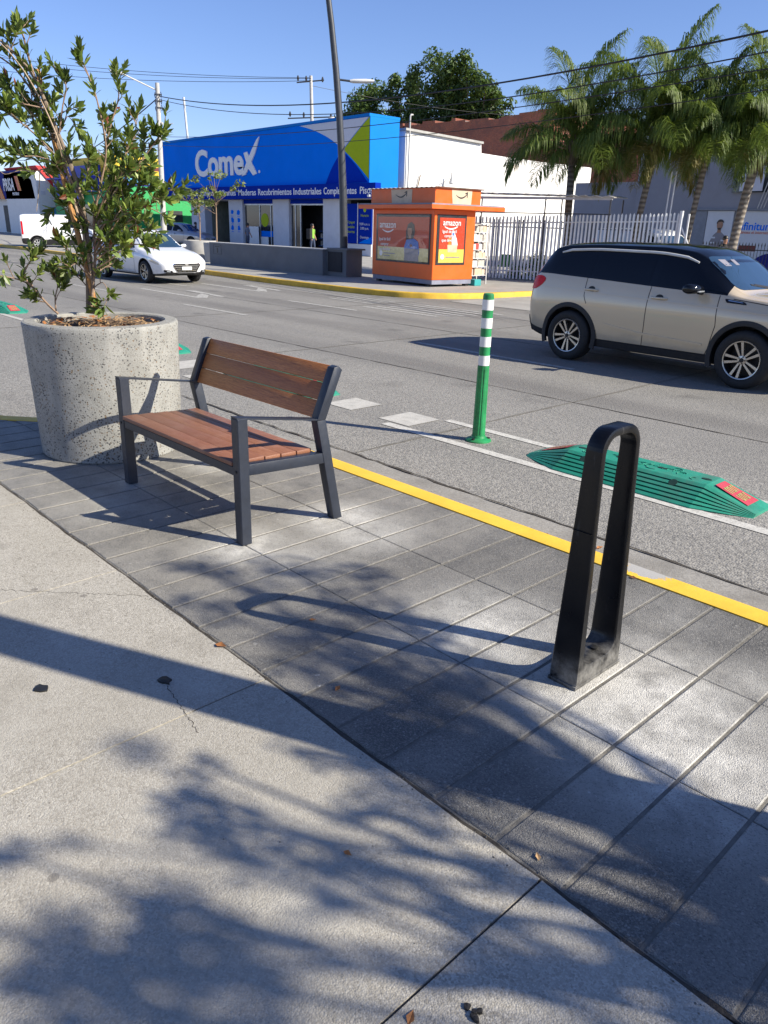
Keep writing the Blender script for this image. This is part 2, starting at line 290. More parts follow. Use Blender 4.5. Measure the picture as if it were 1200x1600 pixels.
    P('darkroom', (.025, .026, .03), .6, var=.3, vs=1.5); P('shopglass', (.02, .023, .03), .06, spec=.7); P('aluminium', (.50, .51, .53), .4, .6); P('shelfblue', (.02, .09, .35), .6); P('tin', (.50, .47, .42), .55, .3, var=.3, vs=3, dirt=.4); P('magred', (.5, .06, .05), .5); P('magteal', (.03, .28, .28), .5); P('magpale', (.42, .40, .36), .5, var=.3, vs=20)
    P('skin', (.33, .17, .11), .5); P('hair', (.012, .009, .008), .5); P('clothblack', (.012, .012, .014), .8); P('clothblue', (.10, .13, .20), .8); P('clothgreen', (.20, .40, .05), .8); P('denim', (.03, .045, .09), .8); P('greenplastic', (.02, .30, .05), .4); P('concrete_plain', (.36, .35, .33), .85, var=.15, vs=3, dirt=.2)
setmat()

# ------------------------------------------------------------------ mesh helpers
def tag(o, label=None, cat=None, group=None, kind=None):
    if label: o['label'] = label
    if cat: o['category'] = cat
    if group: o['group'] = group
    if kind: o['kind'] = kind
    return o
def thing(name, label, cat, loc=(0, 0, 0), rz=0.0, group=None):
    o = bpy.data.objects.new(name, None); COL.objects.link(o); o.location = loc; o.rotation_euler = (0, 0, rz)
    o.empty_display_size = .2
    return tag(o, label, cat, group)
class MB:
    def __init__(s): s.b = bmesh.new(); s.mi = 0; s.tone = []
    def _f(s, vs):
        try:
            f = s.b.faces.new(vs); f.material_index = s.mi; return f
        except ValueError: return None
    def quad(s, *p): return s._f([s.b.verts.new(q) for q in p])
    def box(s, x0, x1, y0, y1, z0, z1, bev=0.0, seg=1):
        v = [s.b.verts.new((x, y, z)) for z in (z0, z1) for (x, y) in ((x0, y0), (x1, y0), (x1, y1), (x0, y1))]
        fs = [s._f([v[i] for i in q]) for q in ((3, 2, 1, 0), (4, 5, 6, 7), (0, 1, 5, 4), (1, 2, 6, 5), (2, 3, 7, 6), (3, 0, 4, 7))]
        if bev > 0:
            es = list({e for f in fs for e in f.edges})
            r = bmesh.ops.bevel(s.b, geom=es, offset=bev, segments=seg, affect='EDGES', profile=.5)
            for f in r['faces']: f.material_index = s.mi
        return s
    def prism(s, poly, axis, a, b, bev=0.0):
        # poly: 2D points; axis: the extrusion axis; other two in cyclic order (x: y,z / y: x,z / z: x,y)
        def P(p, h):
            return {'x': (h, p[0], p[1]), 'y': (p[0], h, p[1]), 'z': (p[0], p[1], h)}[axis]
        A = [s.b.verts.new(P(p, a)) for p in poly]; B = [s.b.verts.new(P(p, b)) for p in poly]
        fs = [s._f(A), s._f(B[::-1])]
        n = len(poly)
        for i in range(n): fs.append(s._f([A[i], B[i], B[(i + 1) % n], A[(i + 1) % n]]))
        fs = [f for f in fs if f]
        if bev > 0:
            es = list({e for f in fs for e in f.edges})
            r = bmesh.ops.bevel(s.b, geom=es, offset=bev, segments=2, affect='EDGES', profile=.5)
            for f in r['faces']: f.material_index = s.mi
        return s
    def tube(s, pts, rad, n=8, cap=True):
        pts = [Vector(p) for p in pts]; rs = rad if isinstance(rad, (list, tuple)) else [rad] * len(pts)
        rings = []; ref = None
        for i, p in enumerate(pts):
            d = (pts[min(i + 1, len(pts) - 1)] - pts[max(i - 1, 0)]).normalized()
            if ref is None:
                ref = d.orthogonal().normalized()
            ref = (ref - d * ref.dot(d)); ref = ref.normalized() if ref.length > 1e-6 else d.orthogonal().normalized()
            q = d.cross(ref)
            rings.append([s.b.verts.new(p + (ref * math.cos(2 * math.pi * k / n) + q * math.sin(2 * math.pi * k / n)) * rs[i]) for k in range(n)])
        for a, b in zip(rings, rings[1:]):
            for k in range(n): s._f([a[k], a[(k + 1) % n], b[(k + 1) % n], b[k]])
        if cap: s._f(rings[0][::-1]); s._f(rings[-1])
        return s
    def lathe(s, prof, n=32, c=(0, 0, 0), axis='z', close=False):
        # prof: (radius, height); closed rings
        def P(r, h, a):
            u, v = r * math.cos(a), r * math.sin(a)
            return {'z': (c[0] + u, c[1] + v, c[2] + h), 'y': (c[0] + u, c[1] + h, c[2] - v), 'x': (c[0] + h, c[1] + u, c[2] + v)}[axis]
        rings = [[s.b.verts.new(P(r, h, 2 * math.pi * k / n)) for k in range(n)] if r > 1e-6 else [s.b.verts.new(P(0, h, 0))] for r, h in prof]
        pr = list(zip(rings, rings[1:])) + ([(rings[-1], rings[0])] if close else [])
        for a, b in pr:
            for k in range(n):
                k2 = (k + 1) % n
                if len(a) == 1 and len(b) == 1: continue
                if len(a) == 1: s._f([a[0], b[k2], b[k]])
                elif len(b) == 1: s._f([a[k], a[k2], b[0]])
                else: s._f([a[k], a[k2], b[k2], b[k]])
        return s
    def build(s, name, mats, parent=None, smooth=35, loc=None, recalc=True, tones=None):
        if recalc: bmesh.ops.recalc_face_normals(s.b, faces=s.b.faces)
        me = bpy.data.meshes.new(name); s.b.to_mesh(me); s.b.free()
        return mesh_obj(name, me, mats, parent, smooth, loc)
def mesh_obj(name, me, mats, parent=None, smooth=35, loc=None):
    if isinstance(mats, str): mats = [mats]
    for m in mats: me.materials.append(MT[m])
    if smooth:
        for p in me.polygons: p.use_smooth = True
        me.set_sharp_from_angle(angle=R(smooth))
    o = bpy.data.objects.new(name, me); COL.objects.link(o)
    if parent: o.parent = parent
    if loc: o.location = loc
    return o
def pydata(name, verts, faces, mats, parent=None, tone=None, smooth=0, midx=None):
    me = bpy.data.meshes.new(name); me.from_pydata(verts, [], faces); me.update()
    if tone is not None:
        a = me.attributes.new('tone', 'FLOAT', 'FACE'); a.data.foreach_set('value', tone)
    if midx is not None: me.polygons.foreach_set('material_index', midx)
    return mesh_obj(name, me, mats, parent, smooth)
def baked(o, name, mats=None, parent=None, smooth=35):
    # evaluated copy of a modified object as a plain mesh
    dg = bpy.context.evaluated_depsgraph_get(); dg.update()
    me = bpy.data.meshes.new_from_object(o.evaluated_get(dg)); me.name = name
    bpy.data.objects.remove(o)
    if mats:
        me.materials.clear()
        return mesh_obj(name, me, mats, parent, smooth)
    for p in me.polygons: p.use_smooth = True
    me.set_sharp_from_angle(angle=R(smooth))
    n = bpy.data.objects.new(name, me); COL.objects.link(n); n.parent = parent
    return n
def text(s, size, mat, mtx, parent=None, name='lettering', bold=0.0, ext=.004, sx=1.0, align='CENTER'):
    cu = bpy.data.curves.new('t', 'FONT'); cu.body = s; cu.size = size; cu.align_x = align; cu.align_y = 'CENTER'; cu.extrude = ext; cu.offset = bold * size; cu.resolution_u = 4
    o = bpy.data.objects.new('t', cu); COL.objects.link(o)
    dg = bpy.context.evaluated_depsgraph_get(); me = bpy.data.meshes.new_from_object(o.evaluated_get(dg)); bpy.data.objects.remove(o)
    me.transform(mtx @ Matrix.Diagonal((sx, 1, 1, 1)))
    me.materials.clear()
    return mesh_obj(name, me, [mat], parent, 0)
def face_y(x, y, z, rz=0.0):   # lettering on a wall that faces -Y
    return Matrix.Translation((x, y, z)) @ Matrix.Rotation(rz, 4, 'Z') @ Matrix.Rotation(R(90), 4, 'X')
def face_x(x, y, z):           # lettering on a wall that faces +X
    return Matrix.Translation((x, y, z)) @ Matrix.Rotation(R(90), 4, 'Z') @ Matrix.Rotation(R(90), 4, 'X')
def copy_tree(o, parent=None):
    c = o.copy(); COL.objects.link(c); c.parent = parent
    for ch in list(o.children): copy_tree(ch, c)
    return c
def lerp(a, b, t): return a + (b - a) * t
# ================================================================== SETTING
RZ = -0.115                                   # road level; the near walk is z = 0
def kerb_y(x):                                # inner edge of the near kerb
    P = [(-60, 1.20), (-12, 1.30), (-8.5, 1.36), (-7.4, 1.5), (-6.75, 1.87), (-6.35, 2.22), (-6.0, 2.62), (-5.6, 2.95), (-5.2, 3.15), (-4.6, 3.27), (12, 3.27)]
    for (x0, y0), (x1, y1) in zip(P, P[1:]):
        if x0 <= x <= x1: return lerp(y0, y1, (x - x0) / (x1 - x0))
    return 3.27
m = MB(); m.quad((-400, -300, -.16), (300, -300, -.16), (300, 400, -.16), (-400, 400, -.16)); m.build('ground', 'ground', smooth=0)['kind'] = 'structure'
m = MB(); m.quad((-160, 1.15, RZ), (90, 1.15, RZ), (90, 26, RZ), (-160, 26, RZ)); m.build('road', 'road', smooth=0)['kind'] = 'structure'
m = MB()
xs = [-9 + .25 * i for i in range(69)]
for a, b in zip(xs, xs[1:]):
    m.quad((a, kerb_y(a) + .15, RZ + .004), (b, kerb_y(b) + .15, RZ + .004), (b, kerb_y(b) + .57 + .012 * math.sin(b * 7) + .01 * math.sin(b * 19), RZ + .004), (a, kerb_y(a) + .57 + .012 * math.sin(a * 7) + .01 * math.sin(a * 19), RZ + .004))
m.build('gutter', 'gutter', smooth=0)['kind'] = 'structure'
# joints and cracks in the road surface, one sheet
rng = random.Random(5)
def wob_strip(m, p, q, w, n, amp, z):
    p, q = Vector(p), Vector(q); d = (q - p).normalized(); s = Vector((-d.y, d.x)); L = []
    for i in range(n + 1):
        c = p.lerp(q, i / n) + s * rng.uniform(-amp, amp); ww = w * rng.uniform(.4, 1.5)
        L.append((c + s * ww / 2, c - s * ww / 2))
    for (a, b), (c, e) in zip(L, L[1:]): m.quad((*b, z), (*e, z), (*c, z), (*a, z))
m = MB()
wob_strip(m, (-40, 7.0), (10, 7.0), .018, 260, .007, RZ + .004); wob_strip(m, (-9, 3.855), (8, 3.835), .022, 160, .012, RZ + .008)
wob_strip(m, (-60, 10.1), (10, 10.3), .02, 200, .012, RZ + .004); wob_strip(m, (-60, 12.9), (-2, 12.9), .02, 120, .012, RZ + .004)
m.build('road_joint', 'crack', smooth=0)['kind'] = 'structure'
m = MB()
for x in (-4.42, -8.9, -13.4, .1): wob_strip(m, (x, 3.9), (x - .05, 14), .03, 60, .006, RZ + .0035)
m.build('road_seam', 'mortar', smooth=0)['kind'] = 'structure'
# painted markings
m = MB(); z = RZ + .0045
def strip(x0, x1, y0, y1): m.quad((x0, y0, z), (x1, y0, z), (x1, y1, z), (x0, y1, z))
strip(-4.98, 8, 4.70, 4.80); strip(-4.70, 8, 5.26, 5.35)
m.build('road_marking', 'paint', smooth=0)['kind'] = 'structure'
m = MB()
for x in (-5.16, -5.97): strip(x, x + .40, 4.84, 5.26)
for x in (-8.1, -9.0): strip(x, x + .5, 4.4, 5.2)
strip(-30, -9.6, 4.70, 4.80)
m.build('crossing_block', 'patch', smooth=0)['kind'] = 'structure'
m = MB()
for x0, x1, y in ((-8.5, -5.6, 8.72), (-15.5, -13.0, 8.5), (-22, -19, 8.5), (-28, -25, 8.5), (-15.1, -12.6, 11.05), (-22.5, -19.8, 11.05), (-29, -26.4, 11.05), (-36, -33, 11), (-36, -33, 8.5), (-43, -40, 11), (-43, -40, 8.5), (-1.5, 1.5, 8.72), (-50, -47, 11), (-52, -48, 8.5)):
    strip(x0, x1, y, y + .11)
for i in range(6): strip(-13.2 + .1 * i, -10.9 + .1 * i, 11.75 + .30 * i, 11.75 + .30 * i + .13)      # worn stretched road lettering
for i in range(4): strip(-15.2, -13.6, 12.4 + .26 * i, 12.4 + .26 * i + .1)
for dx, y0 in ((0, 9.55), (-.9, 11.9)):                                                    # two turn arrows
    strip(-19.6 + dx, -16.6 + dx, y0, y0 + .14)
    m.quad((-16.9 + dx, y0 + .14, z), (-16.4 + dx, y0 + .14, z), (-17.3 + dx, y0 + .75, z), (-17.7 + dx, y0 + .75, z))
    m.quad((-18.6 + dx, y0 + .8, z), (-16.6 + dx, y0 + .62, z), (-16.6 + dx, y0 + .78, z), (-18.4 + dx, y0 + 1.0, z))
m.build('lane_marking', 'oldpaint', smooth=0)['kind'] = 'structure'

# near walk: concrete slabs with saw joints, then a strip of dark pavers, then the painted kerb
def wob(x): return .003 * math.sin(x * 5.1) + .0022 * math.sin(x * 13.7 + 1) + .0016 * math.sin(x * 37.0)
m = MB()
jx = [-60.8 + 1.25 * i for i in range(56)]
for a, b in zip(jx, jx[1:]):
    a += .004; b -= .004
    n = 14; near = a > -16
    top = [(lerp(a, b, i / n), 1.3725 + (wob(lerp(a, b, i / n)) if near else 0)) for i in range(n + 1)] if near else [(a, min(1.366, kerb_y(a))), (b, min(1.366, kerb_y(b)))]
    top = [(x, min(y, kerb_y(x))) for x, y in top]
    poly = [(b, -12), (a, -12)] + top if False else [(a, -12), (b, -12)] + top[::-1]
    V = [m.b.verts.new((x, y, 0)) for x, y in poly]; m._f(V)
    for p, q in zip(poly, poly[1:] + poly[:1]): m.quad((*p, 0), (*p, -.08), (*q, -.08), (*q, 0))
m.build('walk_slab', 'walk', smooth=0)['kind'] = 'structure'
m = MB(); m.quad((-61, -12, -.012), (10, -12, -.012), (10, 1.45, -.012), (-61, 1.2, -.012)); m.build('slab_bed', 'slabbed', smooth=0)['kind'] = 'structure'
m = MB()
xs = [-8.5 + .1 * i for i in range(186)]
for a, b in zip(xs, xs[1:]): m.quad((a, 1.385, -.0035), (b, 1.385, -.0035), (b, max(1.39, kerb_y(b)), -.0035), (a, max(1.39, kerb_y(a)), -.0035))
m.build('paver_bed', 'mortar', smooth=0)['kind'] = 'structure'
m = MB(); tones = []; rng = random.Random(3)
ys = [1.388, 2.02, 2.645, 3.27]; pitch = .2262; x0 = -.290
for i in range(-46, 28):
    xa, xb = x0 + pitch * i + .0065, x0 + pitch * (i + 1) - .0065
    for r in range(3):
        ya = ys[r] + (.0 if r == 0 else .003); yb = ys[r + 1] - .003
        lo = (lambda x: ya + .004 + wob(x)) if r == 0 else (lambda x: ya)
        A, B = min(yb, kerb_y(xa) - .004), min(yb, kerb_y(xb) - .004)
        if A < ya + .03 and B < ya + .03: continue
        A = max(A, lo(xa) + .01); B = max(B, lo(xb) + .01)
        zt = rng.uniform(-.0008, .0012); t = rng.random(); q = .004
        c = [(xa, lo(xa)), (xb, lo(xb)), (xb, B), (xa, A)]
        ci = [(xa + q, c[0][1] + q), (xb - q, c[1][1] + q), (xb - q, B - q), (xa + q, A - q)]
        f = m.quad(*[(x, y, zt) for x, y in ci]); tones.append(t)
        for k in range(4):
            k2 = (k + 1) % 4
            m.quad((*ci[k], zt), (*c[k], zt - .0022), (*c[k2], zt - .0022), (*ci[k2], zt)); tones.append(t * .6)
            m.quad((*c[k], zt - .0022), (*c[k], -.03), (*c[k2], -.03), (*c[k2], zt - .0022)); tones.append(t * .3)
me = bpy.data.meshes.new('paver_strip'); bmesh.ops.recalc_face_normals(m.b, faces=m.b.faces); m.b.to_mesh(me); m.b.free()
at = me.attributes.new('tone', 'FLOAT', 'FACE'); at.data.foreach_set('value', tones)
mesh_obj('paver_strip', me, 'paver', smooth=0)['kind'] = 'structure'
# seam between slabs and pavers: dirt and grit in the crack
m = MB(); wob_strip(m, (-12, 1.379), (8, 1.379), .016, 420, .003, -.0025); wob_strip(m, (-2.25, 1.075), (-1.93, 1.02), .0022, 30, .006, .0008); wob_strip(m, (-3.6, .72), (-2.95, 1.36), .0022, 60, .010, .0008); m.build('walk_seam', 'crack', smooth=0)['kind'] = 'structure'
def kerb(name, P, w, z0, z1, mat, r=.018):
    # kerb stone swept along a plan path; w to the left of the path direction
    m = MB(); rows = []
    P = [Vector(p) for p in P]
    for i, p in enumerate(P):
        d = (P[min(i + 1, len(P) - 1)] - P[max(i - 1, 0)]).normalized(); s = Vector((-d.y, d.x))
        prof = [(0, z0), (0, z1), (w - r, z1), (w - r * .3, z1 - r * .3), (w, z1 - r), (w + .012, z0)]
        rows.append([m.b.verts.new((p.x + s.x * u, p.y + s.y * u, zz)) for u, zz in prof])
    for a, b in zip(rows, rows[1:]):
        for k in range(5): m._f([a[k], b[k], b[k + 1], a[k + 1]])
    o = m.build(name, mat, smooth=50); o['kind'] = 'structure'; return o
xs = [-60, -30, -14, -10] + [-9 + .12 * i for i in range(150)]
kerb('kerb', [(x, kerb_y(x) + .002) for x in xs], .15, RZ - .03, .0035, 'kerbpaint')
# far side: kerb, walk, driveway apron
FK = [(-150, 18.5), (-95, 17.2), (-50, 15.9), (-30, 14.75), (-24, 14.35), (-19.7, 14.1), (-16.5, 14.12), (-15.4, 14.22), (-14.6, 14.42), (-14.0, 14.8), (-13.6, 15.4), (-13.35, 16.3), (-13.2, 17.6), (-13.1, 19.5)]
m = MB(); V = [m.b.verts.new((x, y + .02, .02)) for x, y in FK] + [m.b.verts.new(p) for p in ((-13.1, 70, .02), (-150, 70, .02))]; m._f(V); m.build('far_walk', 'farwalk', smooth=0)['kind'] = 'structure'
m = MB(); m.quad((-13.11, 14.6, -.108), (60, 14.6, -.108), (60, 70, .0), (-13.11, 70, .0)); m.build('driveway_apron', 'farwalk', smooth=0)['kind'] = 'structure'
P2 = [Vector(p) for p in FK]
kk = []
for i in range(len(P2) - 1):
    for k in range(4): kk.append(P2[i].lerp(P2[i + 1], k / 4))
kk.append(P2[-1])
kerb('far_kerb', [(p.x, p.y) for p in kk][::-1], .16, RZ - .02, .026, 'kerbfar', .03)
# ================================================================== STREET FURNITURE, NEAR WALK
def bench():
    t = thing('park_bench', 'wooden slatted bench with dark steel frame and armrests, beside the round concrete planter', 'bench', (-3.84, 2.03, 0))
    W = 1.305; h = .031                                     # leg tube half-width; local x: -W/2 .. W/2, y: depth
    for sx in (-1, 1):
        x = sx * W / 2
        m = MB(); m.box(x - h, x + h, -h, h, .0, .683, .004); m.build('leg', 'navy', t)
        m = MB(); ax, bx = x - h + .002, x + h - .002
        m.prism([(.595, 0), (.655, 0), (.535, .60), (.475, .60)], 'x', ax, bx, .003); m.build('leg', 'navy', t)
        m = MB(); m.prism([(.475, .601), (.535, .601), (.650, .862), (.625, .885), (.594, .878)], 'x', ax, bx, .003); m.build('back_support', 'navy', t)
        m = MB(); m.box(x - .025, x + .025, -.030, .512, .6835, .6895, .0015)
        m = MB(); m.prism([(-.031, .6835), (.515, .598), (.515, .606), (-.031, .6925)], 'x', x - .027, x + .027); m.build('armrest', 'navy', t)
        m = MB(); m.prism([(h + .0005, .378), (.545, .352), (.532, .412), (h + .0005, .438)], 'x', x - .026, x + .026, .003); m.build('seat_rail', 'navy', t)
        m = MB(); m.lathe([(0, 0), (.006, 0), (.008, .002), (.008, .004), (0, .005)], 10, (x, -.036, .405), 'y'); m.build('bolt', 'bolt', t)
    m = MB(); m.box(-W / 2 + h, W / 2 - h, -.026, .026, .375, .425, .004); m.build('front_rail', 'navy', t)
    m = MB(); m.box(-W / 2 + h, W / 2 - h, .49, .53, .350, .398, .004); m.build('rear_rail', 'navy', t)
    n = 5; d = .098; g = .0065; rr = random.Random(2)
    for i in range(n):
        y0 = -.036 + i * (d + g)
        m = MB(); m.box(-W / 2 + h + .002, W / 2 - h - .002, y0, y0 + d, 0, .024, .004, 2)
        o = m.build('seat_slat', 'seatwood', t, loc=(0, 0, .4275 - i * .0042 + rr.uniform(-.0012, .0012))); 
    for i in range(3):                                      # three back boards leaning with the supports
        c0 = .606 + i * .0925; off = .512 + (c0 - .601) * .440
        m = MB(); m.box(-W / 2 + h + .002, W / 2 - h - .002, -.012, .012, 0, .0975, .004, 2)
        o = m.build('back_slat', 'wood', t); o.location = (rr.uniform(-.002, .002), off - .006, c0 - .004); o.rotation_euler = (-math.atan(.440), 0, 0)
    return t
bench()

def bike_rack():
    t = thing('bike_rack', 'tall black rubberised loop bike rack with dusty foot on the dark pavers', 'bike rack', (-1.295, 2.348, 0))
    # closed loop in the y-z plane: outer and inner outlines sampled together
    def rr_loop(yb, yt, z0, z1, rb, rt, n=10):
        P = []
        for (cx, cz, r, a0, a1) in ((-yb + rb, z0 + rb, rb, 180, 270), (yb - rb, z0 + rb, rb, 270, 360), (yt - rt, z1 - rt, rt, 0, 90), (-yt + rt, z1 - rt, rt, 90, 180)):
            for i in range(n + 1):
                a = R(lerp(a0, a1, i / n)); P.append((cx + r * math.cos(a), cz + r * math.sin(a)))
        return P
    O = rr_loop(.151, .128, 0.0, .985, .012, .088); I = rr_loop(.109, .097, .078, .952, .06, .062)
    O = [(y - .012 * z, z) for y, z in O]; I = [(y - .012 * z, z) for y, z in I]
    def dens(L, k=5):
        out = []
        for a, b in zip(L, L[1:] + L[:1]):
            for i in range(k): out.append((lerp(a[0], b[0], i / k), lerp(a[1], b[1], i / k)))
        return out
    O, I = dens(O), dens(I)
    m = MB(); rows = []
    for (y, z), (yi, zi) in zip(O, I):
        hw = lerp(.060, .034, min(1, max(0, z / .95)) ** .9); hi = lerp(.060, .034, min(1, max(0, zi / .95)) ** .9); e = .011
        dy, dz = yi - y, zi - z; L = max(1e-6, math.hypot(dy, dz)); uy, uz = dy / L, dz / L
        rows.append([m.b.verts.new(p) for p in ((-hw + e, y, z), (hw - e, y, z), (hw - e * .3, y + uy * e * .3, z + uz * e * .3), (hw, y + uy * e, z + uz * e), (hi, yi - uy * e, zi - uz * e), (hi - e * .3, yi - uy * e * .3, zi - uz * e * .3), (hi - e, yi, zi), (-hi + e, yi, zi), (-hi + e * .3, yi - uy * e * .3, zi - uz * e * .3), (-hi, yi - uy * e, zi - uz * e), (-hw, y + uy * e, z + uz * e), (-hw + e * .3, y + uy * e * .3, z + uz * e * .3))])
    for a, b in zip(rows, rows[1:] + rows[:1]):
        for k in range(12): m._f([a[k], a[(k + 1) % 12], b[(k + 1) % 12], b[k]])
    m.build('loop', 'rack', t, smooth=40)
    m = MB(); m.prism([(-.158, 0), (.158, 0), (.156, .014), (-.156, .014)], 'x', -.062, .062, .002); m.build('base_plate', 'rack', t)
    m = MB(); m.box(-.038, .038, -.1492, -.1292, .618, .6195); m.build('seam_ring', 'rack', t)
    for y in (-.05, .05):
        m = MB(); m.lathe([(0, .079), (.013, .079), (.016, .085), (.010, .088), (0, .088)], 12, (0, y, 0)); m.build('bolt', 'bolt', t)
bike_rack()

def bollard_post():
    t = thing('delineator_post', 'slim green flexible post with four white bands standing between the white lines', 'bollard', (-4.05, 4.985, RZ))
    m = MB()
    n = 40; rings = []
    for z in (.035, .06, .30, .62, .648):
        r0 = lerp(.056, .049, min(1, z / .6))
        rings.append([m.b.verts.new(((r0 - (.005 if (k % 5 == 0 and .05 < z < .64) else 0)) * math.cos(2 * math.pi * k / n), (r0 - (.005 if (k % 5 == 0 and .05 < z < .64) else 0)) * math.sin(2 * math.pi * k / n), z)) for k in range(n)])
    for a, b in zip(rings, rings[1:]):
        for k in range(n): m._f([a[k], a[(k + 1) % n], b[(k + 1) % n], b[k]])
    m.build('sleeve', 'postgreen', t)
    m = MB(); m.lathe([(0, .64), (.045, .64), (.045, 1.20), (.043, 1.222), (.036, 1.23), (0, 1.231)], 32); m.build('shaft', 'postgreen', t)
    for z in (.651, .805, .955, 1.10):
        m = MB(); m.lathe([(.0455, z), (.0466, z), (.0466, z + .082), (.0455, z + .082)], 32); m.build('reflective_band', 'white_tape', t)
    m = MB(); m.lathe([(.02, 0), (.112, 0), (.112, .010), (.10, .020), (.066, .030), (.060, .048), (.045, .050)], 36)
    m.build('base', 'postgreen', t)
    for k in range(3):
        a = R(40 + 120 * k); m = MB(); m.lathe([(0, .022), (.014, .022), (.014, .032), (0, .034)], 8, (.086 * math.cos(a), .086 * math.sin(a), 0)); m.build('bolt', 'bolt', t)
bollard_post()

def lane_separator(label, loc):
    t = thing('lane_separator', label, 'lane separator', loc, 0, 'green rubber lane separators along the cycle lane')
    L, B, T, H = .91, .33, .115, .130                       # half length, half base, half top, height
    def sec(k):                                             # stepped side outline from ground to top: (y, z)
        P = [(B, 0), (B, .011)]
        for i in range(6):
            z0 = .012 + i * (H - .012) / 6; z1 = .012 + (i + 1) * (H - .012) / 6
            y0 = lerp(B, T, i / 6); y1 = lerp(B, T, (i + 1) / 6)
            g_ = .016 if i < 5 else 0
            P += [(lerp(y0, y1, .06), lerp(z0, z1, .06)), (lerp(y0, y1, .70), lerp(z0, z1, .70)), (lerp(y0, y1, .74) - g_, lerp(z0, z1, .74) - g_ * .45), (lerp(y0, y1, .96) - g_, lerp(z0, z1, .90) - g_ * .45)]
        return P
    half = sec(0)
    m = MB()
    xs = [-L, -L + .14, -L + .36, -L + .40, L - .40, L - .36, L - .14, L]
    rows = []
    for i, x in enumerate(xs):
        end = 1.0 if i in (0, 7) else (.60 if i in (1, 6) else 0.0)
        plain = [(lerp(B, T, max(0, min(1, (z_ - .0) / H))), z_) for _, z_ in half]
        P = []
        for (y, z), (yp, zp) in zip(half, plain):
            if end:                                          # chisel ends: run down to the road and narrow
                f = z / H; gy = (y - yp) * (.9 if end < 1 else 0); P.append((x, lerp(yp, lerp(.17, .125, f), end) + gy, lerp(zp, lerp(.0, .020, f), end)))
            else: P.append((x, y, z))
        rows.append(P)
    # slope: the top reaches full height at xs[1], xs[4]
    allr = []
    for P in rows:
        right = P; left = [(a, -b, c) for a, b, c in P][::-1]
        allr.append([m.b.verts.new(p) for p in right + left])
    n = len(allr[0])
    for a, b in zip(allr, allr[1:]):
        for k in range(n - 1): m._f([a[k], b[k], b[k + 1], a[k + 1]])
    m._f(allr[0]); m._f(allr[-1][::-1])
    m.build('body', 'sepgreen', t, smooth=0)
    for s in (-1, 1):                                        # red end plates with lime lettering
        m = MB(); x0, z0, x1, z1 = s * (L - .075), .0485, s * (L - .315), .1275
        m.quad((x0, -.088, z0), (x0, .088, z0), (x1, .070, z1), (x1, -.070, z1)); pl = m.build('end_plate', 'redtape', t, smooth=0)
        sl_ = math.atan2(z1 - z0, abs(x1 - x0)); 
        ex = Vector((0, 1, 0)) * s; ez = Vector((s * math.sin(sl_), 0, math.cos(sl_))); ey = ez.cross(ex)
        mk = MB(); r3 = random.Random(11)                    # two worn rows of tall raised strokes
        for row in range(2):
            for q in range(5):
                u = lerp(-.05, .05, q / 4) * (1.0 if row else .9); a_, b_ = lerp(.16, .46, 0) + .36 * row, .44 + .36 * row
                for (u0, u1, f0, f1) in ((u - .006, u + .004, a_, b_), (u - .006, u + .015, (b_ - .06) if (q + row) % 3 else a_, b_ if (q + row) % 3 else a_ + .06)):
                    P4 = [Vector((lerp(x0, x1, f), uu, lerp(z0, z1, f))) + ez * .0018 for uu, f in ((u0, f0), (u1, f0), (u1, f1), (u0, f1))]; mk.quad(*P4)
        mk.build('raised_strokes', 'limetext', pl, smooth=0)
        for k, wd in ():
            c = Vector((lerp(x0, x1, .66 - .34 * k), 0, lerp(z0, z1, .66 - .34 * k))) + ez * .002
            mt = Matrix(((ex.x, ey.x, ez.x, c.x), (ex.y, ey.y, ez.y, c.y), (ex.z, ey.z, ez.z, c.z), (0, 0, 0, 1)))
            text('I' * (7 - k) if False else wd, .085, 'limetext', mt, pl, 'lettering', .012, .0012, .72)
        for q in (-1, 1): pass
    m = MB()
    for x in (-.50, -.17, .17, .50): m.prism([(x + .036 * math.cos(a) * 1.0, .018 * math.sin(a)) for a in [2 * math.pi * k / 14 for k in range(14)]], 'z', H - .004, H + .0022)
    m.build('bolt_slot', 'sepdark', t, smooth=0)
    m = MB()
    for s in (-1, 1):
        for x in (-.38, .34):
            z = .098; y = lerp(B, T, z / H); nn = Vector((0, s * H, B - T)).normalized(); c_ = Vector((x, s * y, z)); m = MB(); m.tube([c_ - nn * .01, c_ + nn * .0035], [.031, .031], 16); m.build('side_socket', 'sepdark', t)
    m.b.free(); m = MB(); r_ = random.Random(4)                          # raised leaf scrolls on the top
    for c in (-.34, 0.0, .33):
        for q in range(7):
            p = Vector((c + r_.uniform(-.11, .11), r_.uniform(-.06, .06), H + .0005)); a = r_.uniform(0, 6)
            pts = [p + Vector((.018 * i * math.cos(a + i * .55), .014 * i * math.sin(a + i * .55), 0)) for i in range(5)]
            m.tube(pts, [.0018, .003, .0035, .003, .0016], 5)
    m.build('relief', 'sepgreen', t)
    return t
sp = lane_separator('nearest green rubber lane separator with red end plate, behind the tall black loop', (-2.585, 5.10, RZ))
sp2 = copy_tree(sp); sp2.location = (-7.10, 5.06, RZ); sp2['label'] = 'green lane separator mostly hidden behind the bench, red tip showing past its backrest'
sp3 = copy_tree(sp); sp3.location = (-10.42, 5.16, RZ); sp3['label'] = 'green lane separator whose red end peeks out between the planter and the bench'
sp4 = copy_tree(sp); sp4.location = (-16.2, 5.0, RZ); sp4['label'] = 'farthest green lane separator, left of the planter at the edge of the road'

